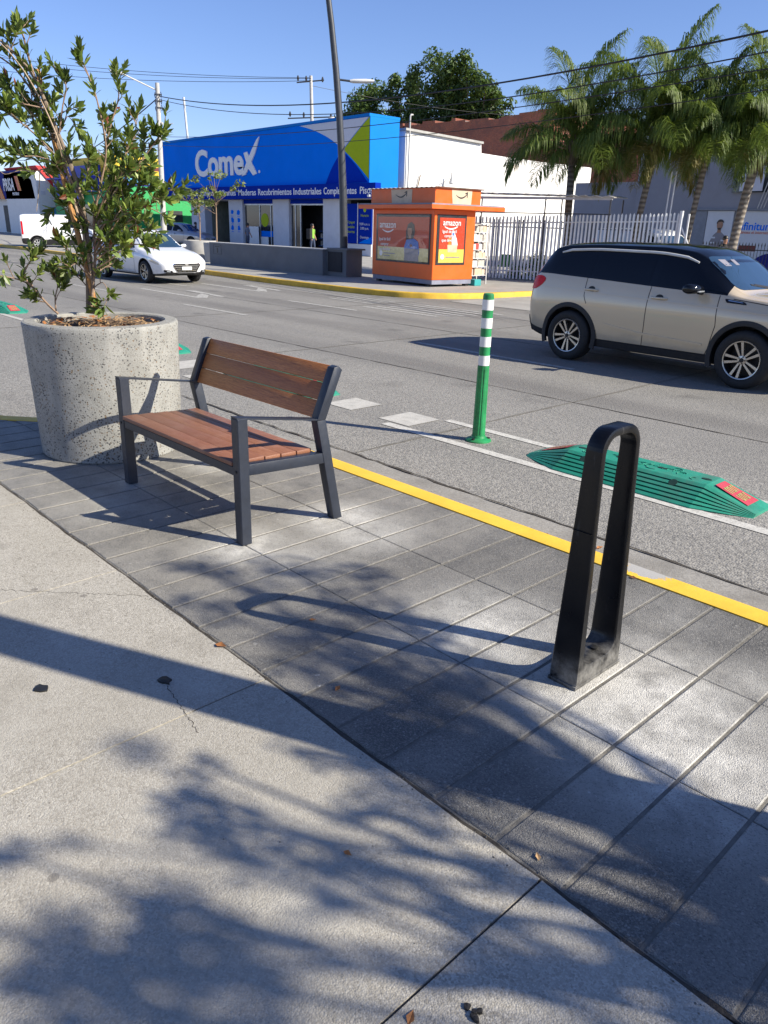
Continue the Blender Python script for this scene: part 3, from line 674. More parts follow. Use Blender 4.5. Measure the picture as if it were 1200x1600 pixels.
# planter pot
PC = Vector((-5.384, 2.324, 0)); PR = .522; PH = .93
t = thing('concrete_planter', 'big round speckled concrete planter holding a tall leafy shrub next to the bench', 'planter', (PC.x, PC.y, 0))
m = MB(); m.lathe([(.45, 0), (.488, 0), (.497, .012), (PR, PH - .05), (PR + .003, PH - .018), (PR - .004, PH - .004), (PR - .018, PH)], 72); m.build('pot', 'terrazzo', t)
m = MB(); m.lathe([(PR - .0175, PH + .0005), (PR - .085, PH + .0005), (PR - .095, PH - .008), (PR - .10, PH - .11)], 72); m.build('rim', 'rim', t)
m = MB(); n = 26; r0 = PR - .101; V = {}
rq = random.Random(8)
for i in range(9):
    for k in range(n):
        r = r0 * i / 8; a = 2 * math.pi * k / n
        V[i, k] = m.b.verts.new((r * math.cos(a), r * math.sin(a), PH - .055 + (.03 * (1 - i / 8)) + rq.uniform(-.012, .014)))
for i in range(8):
    for k in range(n): m._f([V[i, k], V[i + 1, k], V[i + 1, (k + 1) % n], V[i, (k + 1) % n]])
m.build('soil', 'soil', t, smooth=60)
m = MB()
for i in range(420):
    a, r = rq.uniform(0, 6.28), r0 * .98 * math.sqrt(rq.random()); p = Vector((r * math.cos(a), r * math.sin(a), PH - .045 + (1 - r / r0) * .03 + rq.uniform(0, .025))); b = rq.uniform(0, 6.28); L = rq.uniform(.03, .10); d = Vector((math.cos(b), math.sin(b), rq.uniform(-.15, .3))) * L
    s = Vector((-math.sin(b), math.cos(b), 0)) * rq.uniform(.003, .011)
    m.quad(p - d / 2 - s * .2, p - s, p + d / 2, p + s)
mm = m.build('mulch', 'drygrass', t, smooth=0); mm['kind'] = 'stuff'
m = MB()
for i in range(60):
    a, r = rq.uniform(0, 6.28), r0 * .95 * math.sqrt(rq.random()); p = Vector((r * math.cos(a), r * math.sin(a), PH - .02 + (1 - r / r0) * .03)); b = rq.uniform(0, 6.28); L = rq.uniform(.04, .08); d = Vector((math.cos(b), math.sin(b), rq.uniform(-.2, .4))) * L
    s = Vector((-math.sin(b), math.cos(b), rq.uniform(-.4, .4))) * L * .22
    m.quad(p - d / 2, p - s, p + d / 2, p + s)
mm = m.build('fallen_leaves', 'dryleaf', t, smooth=0); mm['kind'] = 'stuff'

# the shrub: stems laid out in a frame (u across, v away, z up) through the pot centre
UV_U = Vector((.398, .917, 0)); UV_V = Vector((-.917, .398, 0))      # across / away
def shrub():
    rs = random.Random(21)
    t = thing('planter_shrub', 'tall open shrub with many thin stems and dark oval leaves growing in the speckled planter', 'shrub', (PC.x, PC.y, PH - .05))
    def W(u, v, z): return UV_U * u + UV_V * v + Vector((0, 0, z - (PH - .05)))
    H0 = .95
    def px(x, y):                                            # drawing units of the stem sketch -> metres
        u = -.3895 + .003509 * x - .0004724 * y + 8.867e-7 * x * y - 1.007e-7 * y * y + 9.845e-7 * x * x
        z = 2.814 + .0004102 * x - .003283 * y - 9.162e-7 * x * y - 9.65e-7 * y * y
        return u, z
    stems = [
        ([(146, 490), (142, 430), (136, 370), (126, 310), (112, 262), (92, 208), (72, 162), (48, 114), (18, 78), (-12, 54)], .023, .0, .006, 'm'),
        ([(139, 490), (137, 420), (128, 350), (110, 290), (88, 222), (60, 160), (24, 105), (-16, 78)], .017, .06, .004, 'm'),
        ([(150, 488), (144, 440), (134, 380), (112, 300), (97, 235), (70, 170), (36, 112), (0, 70), (-30, 56)], .010, -.05, .003, 'd'),
        ([(143, 480), (150, 400), (148, 340), (156, 290), (164, 232), (152, 160), (136, 118), (126, 98)], .011, -.10, .003, 'g'),
        ([(164, 232), (176, 190), (186, 150), (182, 116)], .006, .0, .003, 'g'),
        ([(148, 350), (170, 300), (192, 250), (212, 205), (212, 174)], .008, .12, .003, 'g'),
        ([(150, 360), (180, 305), (212, 262), (236, 228), (252, 208)], .008, -.14, .003, 'g'),
        ([(148, 390), (180, 345), (215, 325), (250, 318), (282, 322)], .008, -.22, .003, 'g'),
        ([(148, 400), (176, 372), (212, 362), (242, 372), (262, 390)], .007, .18, .003, 'g'),
        ([(148, 420), (172, 408), (202, 398), (232, 402)], .006, -.20, .003, 'g'),
        ([(146, 370), (160, 330), (178, 290), (190, 270)], .006, .25, .003, 'g'),
        ([(140, 380), (160, 350), (190, 320), (215, 300)], .006, .05, .003, 'g'),
        ([(92, 490), (76, 476), (58, 456), (38, 432), (46, 412), (60, 394)], .009, -.05, .004, 'g'),
        ([(50, 446), (28, 436), (4, 430), (-20, 424)], .006, -.05, .003, 'g'),
        ([(88, 488), (86, 466), (90, 446), (84, 428)], .006, .02, .003, 'g'),
        ([(72, 472), (58, 470), (46, 460)], .004, .02, .002, 'g'),
        ([(126, 310), (100, 262), (66, 222), (30, 190), (-6, 168)], .008, -.08, .003, 'g'),
        ([(112, 262), (88, 220), (60, 186), (26, 150), (4, 128)], .007, .10, .003, 'g'),
        ([(72, 162), (52, 118), (42, 80), (36, 54), (28, 36)], .009, .02, .005, 'g'),
        ([(92, 208), (100, 166), (104, 140), (98, 124)], .006, -.06, .003, 'g'),
        ([(66, 222), (50, 232), (24, 236), (2, 228)], .005, .06, .003, 'g'),
        ([(134, 370), (106, 318), (78, 276), (58, 252), (40, 240)], .008, .14, .003, 'g'),
        ([(142, 430), (122, 404), (104, 388), (92, 372)], .006, -.10, .003, 'g'),
        ([(146, 460), (128, 440), (112, 428), (96, 430)], .005, .08, .002, 'g'),
        ([(146, 450), (160, 440), (170, 462), (160, 480)], .004, -.12, .002, 'g'),
        ([(140, 350), (120, 320), (112, 300)], .005, -.22, .002, 'g'),
        ([(78, 276), (62, 264), (60, 290), (56, 330)], .004, .06, .002, 'd'),
        ([(56, 268), (30, 266), (8, 272), (-6, 262)], .003, .05, .002, 'd'),
        ([(24, 105), (10, 60), (12, 44)], .004, .05, .002, 'g'),
        ([(146, 380), (165, 345), (178, 350), (205, 345)], .006, -.30, .002, 'g'),
        ([(147, 400), (170, 390), (190, 378), (222, 385)], .006, .32, .002, 'g'),
        ([(150, 340), (165, 300), (182, 280), (200, 282)], .005, -.34, .002, 'g'),
        ([(142, 410), (120, 380), (116, 352), (108, 340)], .005, .24, .002, 'g'),
        ([(147, 395), (165, 372), (186, 352), (205, 335)], .006, -.15, .003, 'g'),
        ([(147, 385), (170, 350), (200, 300), (225, 282), (248, 300)], .007, .15, .003, 'g'),
        ([(148, 380), (185, 340), (222, 342), (255, 352), (268, 362)], .006, .05, .003, 'g'),
        ([(147, 410), (185, 385), (215, 372), (240, 396)], .006, -.05, .002, 'g'),
        ([(148, 350), (162, 320), (172, 300), (180, 318)], .006, .20, .002, 'g'),
        ([(150, 340), (175, 300), (196, 290), (228, 300), (240, 290)], .006, -.10, .002, 'g'),
        ([(148, 432), (160, 420), (178, 418), (198, 412)], .005, .12, .002, 'g'),
        ([(145, 440), (130, 420), (118, 410), (106, 420)], .005, -.14, .002, 'g'),
        ([(156, 290), (168, 262), (176, 246), (172, 225)], .005, .14, .002, 'g'),
        ([(150, 320), (140, 290), (136, 262), (142, 245)], .005, -.16, .002, 'g'),
        ([(212, 262), (220, 240), (225, 225), (222, 210)], .004, -.1, .002, 'g'),
        ([(192, 250), (200, 225), (204, 205)], .004, .12, .002, 'g'),
        ([(148, 400), (165, 385), (180, 392), (192, 400)], .004, -.3, .002, 'g'),
        ([(88, 222), (66, 200), (50, 180), (44, 160)], .005, .12, .002, 'g'),
        ([(60, 160), (36, 150), (14, 140)], .004, .1, .002, 'g'),
        ([(30, 190), (14, 178), (2, 190)], .004, -.1, .002, 'g'),
        ([(142, 430), (150, 410), (165, 402), (172, 412)], .004, .3, .002, 'g'),
        ([(215, 325), (228, 315), (240, 330), (262, 335)], .004, -.26, .002, 'g'),
        ([(120, 290), (96, 268), (70, 262), (40, 270)], .005, .10, .002, 'g'),
        ([(110, 290), (84, 256), (54, 246), (20, 252)], .005, -.12, .002, 'g'),
        ([(97, 235), (80, 200), (70, 190), (30, 176)], .005, .14, .002, 'g'),
        ([(88, 222), (100, 190), (108, 180), (120, 200)], .004, .1, .002, 'g'),
        ([(70, 170), (40, 165), (10, 160), (-14, 150)], .005, -.1, .002, 'g'),
        ([(128, 350), (104, 330), (90, 320), (76, 330)], .005, .16, .002, 'g'),
    ]
    LV, LF, LT, LM = [], [], [], []
    def leaf(p, d, L, nrm):
        d = d.normalized(); s = d.cross(nrm); s = s.normalized() if s.length > 1e-4 else d.orthogonal().normalized(); nn = s.cross(d).normalized()
        wd = L * rs.uniform(.16, .21); i = len(LV); droop = nn * (-L * rs.uniform(.02, .14))
        LV.extend([p, p + d * L * .30 + s * wd * .8 + nn * .15 * wd, p + d * L * .32 , p + d * L * .30 - s * wd * .8 + nn * .15 * wd,
                   p + d * L * .66 + s * wd * .95 + droop * .4 + nn * .2 * wd, p + d * L * .68 + droop * .4, p + d * L * .66 - s * wd * .95 + droop * .4 + nn * .2 * wd, p + d * L + droop])
        LF.extend([(i, i + 1, i + 2), (i, i + 2, i + 3), (i + 1, i + 4, i + 5, i + 2), (i + 2, i + 5, i + 6, i + 3), (i + 4, i + 7, i + 5), (i + 5, i + 7, i + 6)])
        tn = rs.random() ** 1.3; k = 2 if rs.random() < .018 else (1 if rs.random() < .30 else 0)
        LT.extend([tn] * 6); LM.extend([k] * 6)
    def rosette(p, d, n, L):
        d = d.normalized(); a0 = rs.uniform(0, 6.28); e1 = d.orthogonal().normalized(); e2 = d.cross(e1)
        for k in range(n):
            a = a0 + 2.4 * k; f = k / n; el = lerp(.05, 1.25, f) + rs.uniform(-.2, .2)
            q = d * math.cos(el) + (e1 * math.cos(a) + e2 * math.sin(a)) * math.sin(el)
            leaf(p - d * f * .05, q + Vector((0, 0, .12)), L * rs.uniform(.75, 1.1), d)
    twigs = {'m': MB(), 'd': MB(), 'g': MB()}
    for pts, r, v0, r1, kind in stems:
        P = []
        n = len(pts); vt = v0
        for i, (x, y) in enumerate(pts):
            if x > 165 and y > 280: x, y = 165 + (x - 165) * .92, y - 22 * min(1, (x - 165) / 50)
            u, z = px(x, y); f = i / (n - 1)
            P.append(W(u + rs.uniform(-.006, .006), v0 * (.25 + f) + rs.uniform(-.02, .02) * f, z))
        # smooth
        Q = []
        for i in range(n - 1):
            a, b = P[max(i - 1, 0)], P[i]; c, d = P[i + 1], P[min(i + 2, n - 1)]
            for k in range(4):
                s = k / 4; Q.append(.5 * ((2 * b) + (c - a) * s + (2 * a - 5 * b + 4 * c - d) * s * s + (3 * b - a - 3 * c + d) * s ** 3))
        Q.append(P[-1]); N = len(Q)
        twigs[kind].tube(Q, [lerp(r, r1, i / (N - 1)) for i in range(N)], 6)
        if kind == 'd': continue
        start = .45 if kind == 'm' else .22
        if kind == 'g': rosette(Q[-1], Q[-1] - Q[-2], 12, .085)
        tot = sum((b - a).length for a, b in zip(Q, Q[1:])); acc = 0; nxt = start * tot
        for a, b in zip(Q, Q[1:]):
            acc += (b - a).length
            if acc >= nxt:
                nxt = acc + (rs.uniform(.024, .062) if kind == 'g' else rs.uniform(.08, .16))
                d0 = (b - a).normalized(); side = Vector((rs.gauss(0, 1), rs.gauss(0, 1), rs.gauss(.3, .6))).normalized()
                d = (d0 * .75 + side * .9).normalized(); L = rs.uniform(.03, .12) * (1 if kind == 'g' else 1.2)
                e = b + d * L + Vector((0, 0, .02)); mid = b.lerp(e, .5) + Vector((rs.uniform(-.01, .01), rs.uniform(-.01, .01), -.004))
                twigs['g'].tube([b, mid, e], [.0035, .0028, .002], 5, False)
                rosette(e, e - mid, rs.randint(7, 12), rs.uniform(.062, .088))
                if rs.random() < .5: leaf(mid, side, .06, d)
            elif rs.random() < .35 and acc > start * tot:
                side = Vector((rs.gauss(0, 1), rs.gauss(0, 1), rs.gauss(.4, .5))).normalized(); leaf(b, side + (b - a).normalized() * .6, rs.uniform(.05, .075), side)
    twigs['m'].build('trunk', 'bark', t, smooth=60); twigs['d'].build('dry_stems', 'drytwig', t, smooth=60); twigs['g'].build('branches', 'twig', t, smooth=60)
    pydata('foliage', [tuple(v) for v in LV], LF, ['leaf', 'leaf2', 'leaf_red'], t, LT, 0, LM)
    st = thing('plant_stake', 'orange brown wooden stake leaning among the stems of the planter shrub', 'stake', (PC.x, PC.y, PH - .05))
    A = [(153, 492), (128, 390), (95, 262), (62, 128), (57, 104)]
    m = MB(); m.tube([W(px(x, y)[0], -.02 + .12 * (488 - y) / 388, px(x, y)[1]) for x, y in A], [.019, .0185, .018, .017, .016], 10); m.build('pole', 'stake', st)
    m = MB(); 
    for x, y in ((108, 306), (82, 206)):
        u, z = px(x, y); c = W(u, 0.0, z); m.tube([c + (UV_U * math.cos(a) + UV_V * math.sin(a)) * .03 + Vector((0, 0, .012 * math.sin(a))) for a in [2 * math.pi * k / 12 for k in range(13)]], .003, 5)
    m.build('tie', 'drytwig', st)
shrub()

# small litter on the walk
def chip(label, x, y, r, mat, cat='litter', h=.004, seed=0, name='gum_spot'):
    rr = random.Random(seed); n = 11; m = MB()
    pr = [(x + r * rr.uniform(.65, 1.15) * math.cos(2 * math.pi * k / n) * 1.3, y + r * rr.uniform(.6, 1.15) * math.sin(2 * math.pi * k / n)) for k in range(n)]
    m.prism(pr, 'z', -.001, h, .0012); o = m.build(name, mat, smooth=40); tag(o, label, cat)
def fallen(label, x, y, z, L, a, mat='dryleaf', seed=0, name='fallen_leaf'):
    d = Vector((math.cos(a), math.sin(a), 0)) * L; s = Vector((-math.sin(a), math.cos(a), 0)) * L * .28; p = Vector((x, y, z + .003)); up = Vector((0, 0, L * .16)); th = Vector((0, 0, .0012))
    m = MB(); top = [p - d * .5, p - d * .1 - s + up * .6, p + d * .5 + up * .5, p - d * .1 + s + up, p]
    vs = [m.b.verts.new(q + th) for q in top]; vb = [m.b.verts.new(q) for q in top]
    for (i, j) in ((0, 1), (1, 2), (2, 3), (3, 0)):
        m._f([vs[i], vs[j], vs[4]]); m._f([vb[j], vb[i], vb[4]]); m._f([vb[i], vb[j], vs[j], vs[i]])
    tag(m.build(name, mat, smooth=0), label, 'leaf')
chip('flat dark round metal cap lying on the sunlit concrete at the left', -2.522, .727, .024, 'bolt', 'cap', .006, 1, 'metal_cap')
chip('flat dark round metal cap lying in the straight band of shadow', -2.282, 1.086, .024, 'bolt', 'cap', .006, 2, 'metal_cap')
t_ = thing('tar_crumbs', 'cluster of black tar crumbs on the concrete at the very bottom', 'litter', (-.679, .97, 0))
rr = random.Random(9)
for k in range(5):
    m = MB(); x, y = rr.uniform(-.022, .022), rr.uniform(-.016, .016); n = 8; a0 = rr.uniform(.006, .012)
    m.prism([(x + a0 * rr.uniform(.5, 1.2) * math.cos(2 * math.pi * q / n), y + a0 * rr.uniform(.5, 1.2) * math.sin(2 * math.pi * q / n)) for q in range(n)], 'z', 0, rr.uniform(.005, .011), .001); m.build('crumb', 'gum', t_)
fallen('orange brown dry leaf caught in the dark seam beside the pavers', -2.361, 1.373, 0, .055, .4)
fallen('small reddish leaf on a dark paver, near the middle of the shade', -1.822, 1.536, 0, .035, 1.9)
fallen('tiny brown leaf on a paver below the tip of the rack shadow', -2.29, 1.784, 0, .03, .9)
fallen('tiny yellowish leaf on a paver in the lower right shade', -.85, 1.432, 0, .028, 2.4, 'drygrass')
fallen('brown leaf scrap in the slab joint at the bottom edge', -.767, .858, -.004, .035, 2.0)
fallen('brown leaf lying against the yellow kerb just right of the black rack', -1.60, 3.255, 0, .04, .2)
fallen('tan leaf in the gutter left of the black rack', -2.36, 3.62, RZ + .004, .05, .3)
fallen('tan leaf in the gutter seen through the black loop', -2.05, 3.70, RZ + .004, .05, 1.3)
m = MB(); rg = random.Random(17)
for i in range(900):
    x = rg.uniform(-6, .6); q = rg.random()
    if q < .45: y, z = kerb_y(x) + .15 + abs(rg.gauss(.03, .10)) + .01, RZ + .004
    elif q < .75: y, z = 1.38 + rg.gauss(0, .035), .0
    else: y, z = rg.uniform(.3, 3.2), .0
    r_ = rg.uniform(.0012, .0042) * (1.5 if q < .45 else 1); a_ = rg.uniform(0, 3); p = Vector((x, y, z)); c1, s1 = math.cos(a_) * r_, math.sin(a_) * r_
    b_ = [m.b.verts.new(p + Vector(o_)) for o_ in ((c1, s1, 0), (-s1, c1 * .7, 0), (-c1, -s1, 0), (s1, -c1 * .7, 0))]; tp = m.b.verts.new(p + Vector((r_ * .2, 0, r_ * 1.1)))
    for k in range(4): m._f([b_[k], b_[(k + 1) % 4], tp])
tag(m.build('grit', 'mortar', smooth=0), kind='stuff')
fallen('small leaf on the concrete in the leafy shade at bottom centre', -1.203, 1.052, 0, .028, .2)

# street lamp: tapered dark pole with a small side luminaire
def street_lamp(label, loc, lean, side):
    t = thing('street_lamp', label, 'street lamp', loc, 0, 'dark tapered street lamps')
    pts = [Vector((lean[0] * (z / 9) ** 2.2, lean[1] * (z / 9) ** 2.2, z)) for z in (0, .02, 1.2, 2.4, 3.6, 4.8, 6, 7.2, 8.4, 9.6)]
    m = MB(); m.tube(pts, [.128, .128, .128, .122, .115, .108, .10, .09, .078, .065], 20); m.build('pole', 'pole', t, smooth=60)
    m = MB(); m.box(-.2, .2, -.2, .2, 0, .02, .004); m.build('base_plate', 'pole', t)
    m = MB(); m.lathe([(.129, .02), (.15, .02), (.15, .05), (.133, .09), (.129, .09)], 20); m.build('collar', 'pole', t)
    m = MB(); m.box(-.05, .05, -.131, -.125, .55, .80, .002); m.build('hatch', 'pole', t)
    d = Vector(side).normalized(); c = Vector((lean[0] * (5.75 / 9) ** 2.2, lean[1] * (5.75 / 9) ** 2.2, 5.75)); 
    m = MB(); m.tube([c, c + d * .42 - Vector((0, 0, .03))], .03, 8); m.build('arm', 'pole', t)
    s = Vector((-d.y, d.x, 0)); h0 = c + d * .4 - Vector((0, 0, .03)); m = MB(); rows = []
    for f, w_, hh in ((0, .06, .04), (.12, .10, .06), (.5, .11, .065), (.75, .06, .04)):
        p = h0 + d * f; rows.append([m.b.verts.new(p + s * w_ * math.cos(a) + Vector((0, 0, hh * math.sin(a) + f * .04))) for a in [2 * math.pi * k / 12 for k in range(12)]])
    for a, b in zip(rows, rows[1:]):
        for k in range(12): m._f([a[k], a[(k + 1) % 12], b[(k + 1) % 12], b[k]])
    m._f(rows[0]); m._f(rows[-1]); m.build('luminaire', 'lampgrey', t, smooth=50)
street_lamp('tall dark street lamp pole on the far walk beside the orange kiosk', (-20.13, 17.11, .02), (-.42, -.55), (.6, .8, 0))
street_lamp('dark street lamp pole near the camera whose shadow crosses the walk', (.55, 2.455, 0), (-.5, .4), (0, 1, 0))

# ------------------------------------------------------------------ leafy trees
def leaf_cloud(blobs, n, size, rs, flat=.35, hang=0):
    V, F, T = [], [], []
    wts = [b[1] ** 2.2 for b in blobs]; tot = sum(wts)
    for (c, r, sq), w_ in zip(blobs, wts):
        for _ in range(int(n * w_ / tot)):
            d = Vector((rs.gauss(0, 1), rs.gauss(0, 1), rs.gauss(0, 1))).normalized(); k = rs.random() ** .42
            p = Vector(c) + Vector((d.x, d.y, d.z * sq)) * r * k
            nrm = (d + Vector((rs.gauss(0, .7), rs.gauss(0, .7), rs.gauss(.35, .6)))).normalized(); a = nrm.orthogonal().normalized(); b = nrm.cross(a); q = rs.uniform(0, 6.28)
            u = (a * math.cos(q) + b * math.sin(q)); v = nrm.cross(u); L = size * rs.uniform(.6, 1.3); W_ = L * rs.uniform(.35, .6)
            i = len(V); V += [p - u * L * .5, p + v * W_ * .5 - u * .05 * L, p + u * L * .5 - nrm * L * .12, p - v * W_ * .5 - u * .05 * L]; F.append((i, i + 1, i + 2, i + 3)); T.append(min(1, max(0, rs.gauss(.45, .22))))
    return [tuple(v) for v in V], F, T
def crown_blobs(center, rad, n, rs, r0, r1):
    B = []
    for _ in range(n):
        d = Vector((rs.gauss(0, 1), rs.gauss(0, 1), rs.gauss(0, 1))).normalized() * (rs.random() ** .45)
        B.append((Vector(center) + Vector((d.x * rad[0], d.y * rad[1], d.z * rad[2])), rs.uniform(r0, r1), rs.uniform(.7, 1.0)))
    return B
def tree(name, label, loc, trunk, r, blobs, n, size, leafmat, seed, group=None, limbs=True):
    rs = random.Random(seed)
    t = thing(name, label, 'tree', loc, 0, group)
    m = MB(); m.tube(trunk, [lerp(r, r * .5, i / (len(trunk) - 1)) for i in range(len(trunk))], 10); m.build('trunk', 'bark', t, smooth=60)
    if limbs:
        m = MB(); top = Vector(trunk[-1])
        for c, rr_, sq in blobs:
            b = Vector(trunk[-1]).lerp(Vector(trunk[-2]), rs.random()); mid = b.lerp(Vector(c), .5) + Vector((rs.uniform(-.2, .2), rs.uniform(-.2, .2), -.12)); m.tube([b, mid, Vector(c)], [r * .26, r * .15, r * .06], 6, False)
        m.build('limbs', 'bark', t, smooth=60)
    V, F, T = leaf_cloud(blobs, n, size, rs); pydata('crown', V, F, leafmat, t, T)
    return t
rs = random.Random(33)
B = []
for gx, gy, r_ in [(-3.11,1.67,0.1),(-3.0,1.75,0.09),(-2.77,2.01,0.12),(-2.7,1.77,0.12),(-2.67,1.52,0.12),(-2.5,2.23,0.1),(-2.25,2.01,0.16),(-2.22,1.7,0.14),(-1.96,2.04,0.16),(-1.84,1.76,0.18),(-1.63,1.93,0.15),(-1.96,1.56,0.12),(-1.55,1.71,0.16),(-1.45,1.94,0.14),(-1.53,1.56,0.14),(-1.36,1.7,0.12),(-2.01,0.81,0.07),(-1.78,0.95,0.06),(-1.69,0.86,0.08),(-1.57,0.85,0.1),(-1.59,0.78,0.08),(-1.47,1.33,0.1),(-1.6,1.27,0.08),(-1.3,1.34,0.1),(-1.3,1.18,0.09),(-1.17,1.25,0.1),(-1.2,1.45,0.09),(-1.8,0.38,0.08),(-1.74,0.5,0.05),(-1.47,0.33,0.1),(-1.36,0.38,0.12),(-1.3,0.47,0.14),(-1.3,0.6,0.12),(-1.18,0.56,0.14),(-1.15,0.69,0.1),(-1.43,0.6,0.08),(-1.23,0.41,0.12),(-1.03,0.67,0.1),(-1.42,0.8,0.08),(-1.34,0.91,0.1),(-1.2,1.0,0.1),(-1.17,0.89,0.08),(-1.1,1.09,0.08),(-1.07,0.55,0.1),(-1.33,0.28,0.08),(-0.7,1.3,0.07),(-0.6,1.32,0.09),(-0.52,1.39,0.08),(-0.53,1.6,0.09),(-0.43,1.6,0.1),(-0.41,1.74,0.1),(-0.65,1.62,0.08),(-0.34,1.5,0.1),(-0.38,1.36,0.08),(-0.91,1.54,0.06),(-1.22,1.66,0.08),(-0.8,1.33,0.06),(-0.9,1.13,0.07),(-0.78,1.13,0.07),(-0.64,1.16,0.07),(-0.5,1.19,0.07)]:
    if gx > -.95:
        r_ *= .75
        if rs.random() < .55: continue
    hz = rs.uniform(2.7, 4.9); B.append((Vector((gx + 1.347 * hz - 3.3, gy + .659 * hz - 2.5, hz)), r_ * rs.uniform(.95, 1.6), .8))
tree('street_tree', 'leafy street tree just outside the picture whose dappled shade falls on the walk', (3.3, 2.5, 0), [(0, 0, 0), (.02, .1, 1.0), (.05, .5, 2.0), (.2, 1.1, 2.9)], .11, B, 3400, .060, 'ficusleaf', 34)
# ================================================================== VEHICLES
def pchip(xs, ys, xq):
    xs = np.array(xs, float); ys = np.array(ys, float); h = np.diff(xs); d = np.diff(ys) / h; n = len(xs); mm = np.zeros(n)
    for i in range(1, n - 1):
        if d[i - 1] * d[i] > 0:
            w1, w2 = 2 * h[i] + h[i - 1], h[i] + 2 * h[i - 1]; mm[i] = (w1 + w2) / (w1 / d[i - 1] + w2 / d[i])
    mm[0], mm[-1] = d[0], d[-1]
    k = np.clip(np.searchsorted(xs, xq) - 1, 0, n - 2); t = (xq - xs[k]) / h[k]
    return (2 * t ** 3 - 3 * t ** 2 + 1) * ys[k] + (t ** 3 - 2 * t ** 2 + t) * h[k] * mm[k] + (-2 * t ** 3 + 3 * t ** 2) * ys[k + 1] + (t ** 3 - t ** 2) * h[k] * mm[k + 1]
class Car:
    # body lofted from stations; wheels cut out; panels projected onto the skin
    def __init__(s, name, label, cat, loc, rz, spec, group=None):
        s.sp = spec; s.t = thing(name, label, cat, loc, rz, group)
        st = np.array(spec['stations'], float)               # x zb ws zsh wm zbelt wbelt zedge wedge zroof
        x0, x1 = st[0, 0], st[-1, 0]; n = 110
        base = np.linspace(x0, x1, n); xq = np.unique(np.concatenate([base, st[:, 0]]))
        q = [pchip(st[:, 0], st[:, k], xq) for k in range(1, 10)]
        m = MB(); rows = []; s.grid = []
        SEG = 6
        for i, x in enumerate(xq):
            zb, ws, zsh, wm, zbl, wbl, ze, we, zr = [c[i] for c in q]
            ctrl = [(0, zb), (ws * .5, zb), (ws * .93, zb + .005), (ws, zb + .06), (lerp(ws, wm, .7), lerp(zb + .06, zsh, .45)), (wm, zsh), (lerp(wm, wbl, .35), lerp(zsh, zbl, .55)), (wbl, zbl), (lerp(wbl, we, .5) + .012, lerp(zbl, ze, .5)), (we, ze), (we * .93, lerp(ze, zr, .45)), (we * .6, lerp(ze, zr, .86)), (0, zr)]
            C = [Vector((a, b)) for a, b in ctrl]; P = []
            for k in range(len(C) - 1):
                a, b, c, d = C[max(k - 1, 0)], C[k], C[k + 1], C[min(k + 2, len(C) - 1)]
                lin = k in (6, 7, 8) and False
                for u in range(3):
                    f = u / 3; e = .5 * ((2 * b) + (c - a) * f + (2 * a - 5 * b + 4 * c - d) * f * f + (3 * b - a - 3 * c + d) * f ** 3); P.append((max(0, e.x), e.y))
            P.append(tuple(C[-1])); N = len(P)
            ring = [(x, -a, b) for a, b in P] + [(x, a, b) for a, b in P[-2:0:-1]]
            rows.append([m.b.verts.new(p) for p in ring])
        nr = len(rows[0]); bx0, bx1 = spec.get('cabin', (9, 9)); belt_i = 7 * 3; roof_i = 9 * 3
        for i, (a, b) in enumerate(zip(rows, rows[1:])):
            xm = (xq[i] + xq[i + 1]) / 2
            for k in range(nr):
                kk = k if k < N - 1 else nr - 1 - k           # mirrored index
                mi = 0
                if bx0 < xm < bx1 and kk >= belt_i: mi = 1
                if kk < spec.get('sill', 0): mi = 2
                m.mi = mi; m._f([a[k], a[(k + 1) % nr], b[(k + 1) % nr], b[k]])
        m.mi = 0; m._f(rows[0][::-1]); m._f(rows[-1])
        bm_raw = m.build('raw', [spec['paint'], spec.get('cabinmat', spec['paint']), 'cladding', 'cladding'], smooth=0)
        me = bm_raw.data; s.bvh = BVHTree.FromPolygons([v.co for v in me.vertices], [p.vertices for p in me.polygons])
        cut = MB(); wr = spec['wr']
        for wx in spec['wheels']:
            for sgn in (-1, 1):
                y0, y1 = sgn * (spec['track'] - .30), sgn * 1.2
                cut.lathe([(0, y0), (wr + .055, y0), (wr + .055, y1), (0, y1)], 40, (wx, 0, wr), 'y')
        co = cut.build('cut', ['cladding'], smooth=0)
        md = bm_raw.modifiers.new('b', 'BOOLEAN'); md.operation = 'DIFFERENCE'; md.object = co; md.solver = 'EXACT'; md.material_mode = 'TRANSFER'
        o = baked(bm_raw, 'body', None, s.t, 42); bpy.data.objects.remove(co); s.body = o
    def hit(s, axis, a, b, sgn):
        if axis == 'y': o, d = Vector((a, sgn * 3, b)), Vector((0, -sgn, 0))
        elif axis == 'x': o, d = Vector((sgn * 5, a, b)), Vector((-sgn, 0, 0))
        else: o, d = Vector((a, b, 4)), Vector((0, 0, -1))
        p, nrm, i, dist = s.bvh.ray_cast(o, d)
        return p, nrm
    def panel(s, name, poly, mat, axis='y', sgn=-1, off=.004, res=.05, parent=None, depth=.012, rnd=0, smooth=50):
        # polygon in side (x,z) / front (y,z) / top (x,y) view, draped over the body skin
        if rnd:
            for _ in range(2):
                Q = []
                for i in range(len(poly)):
                    a, b = Vector(poly[i]), Vector(poly[(i + 1) % len(poly)]); L = (b - a).length; c = min(rnd / max(L, 1e-6), .25); Q += [tuple(a.lerp(b, c)), tuple(a.lerp(b, 1 - c))]
                poly = Q
        P = []
        for i in range(len(poly)):
            a, b = Vector(poly[i]), Vector(poly[(i + 1) % len(poly)]); k = max(1, int((b - a).length / res))
            P += [a.lerp(b, u / k) for u in range(k)]
        b2 = bmesh.new(); vs = [b2.verts.new((p.x, p.y, 0)) for p in P]; es = [b2.edges.new((vs[i], vs[(i + 1) % len(vs)])) for i in range(len(vs))]
        bmesh.ops.triangle_fill(b2, edges=es, use_beauty=True)
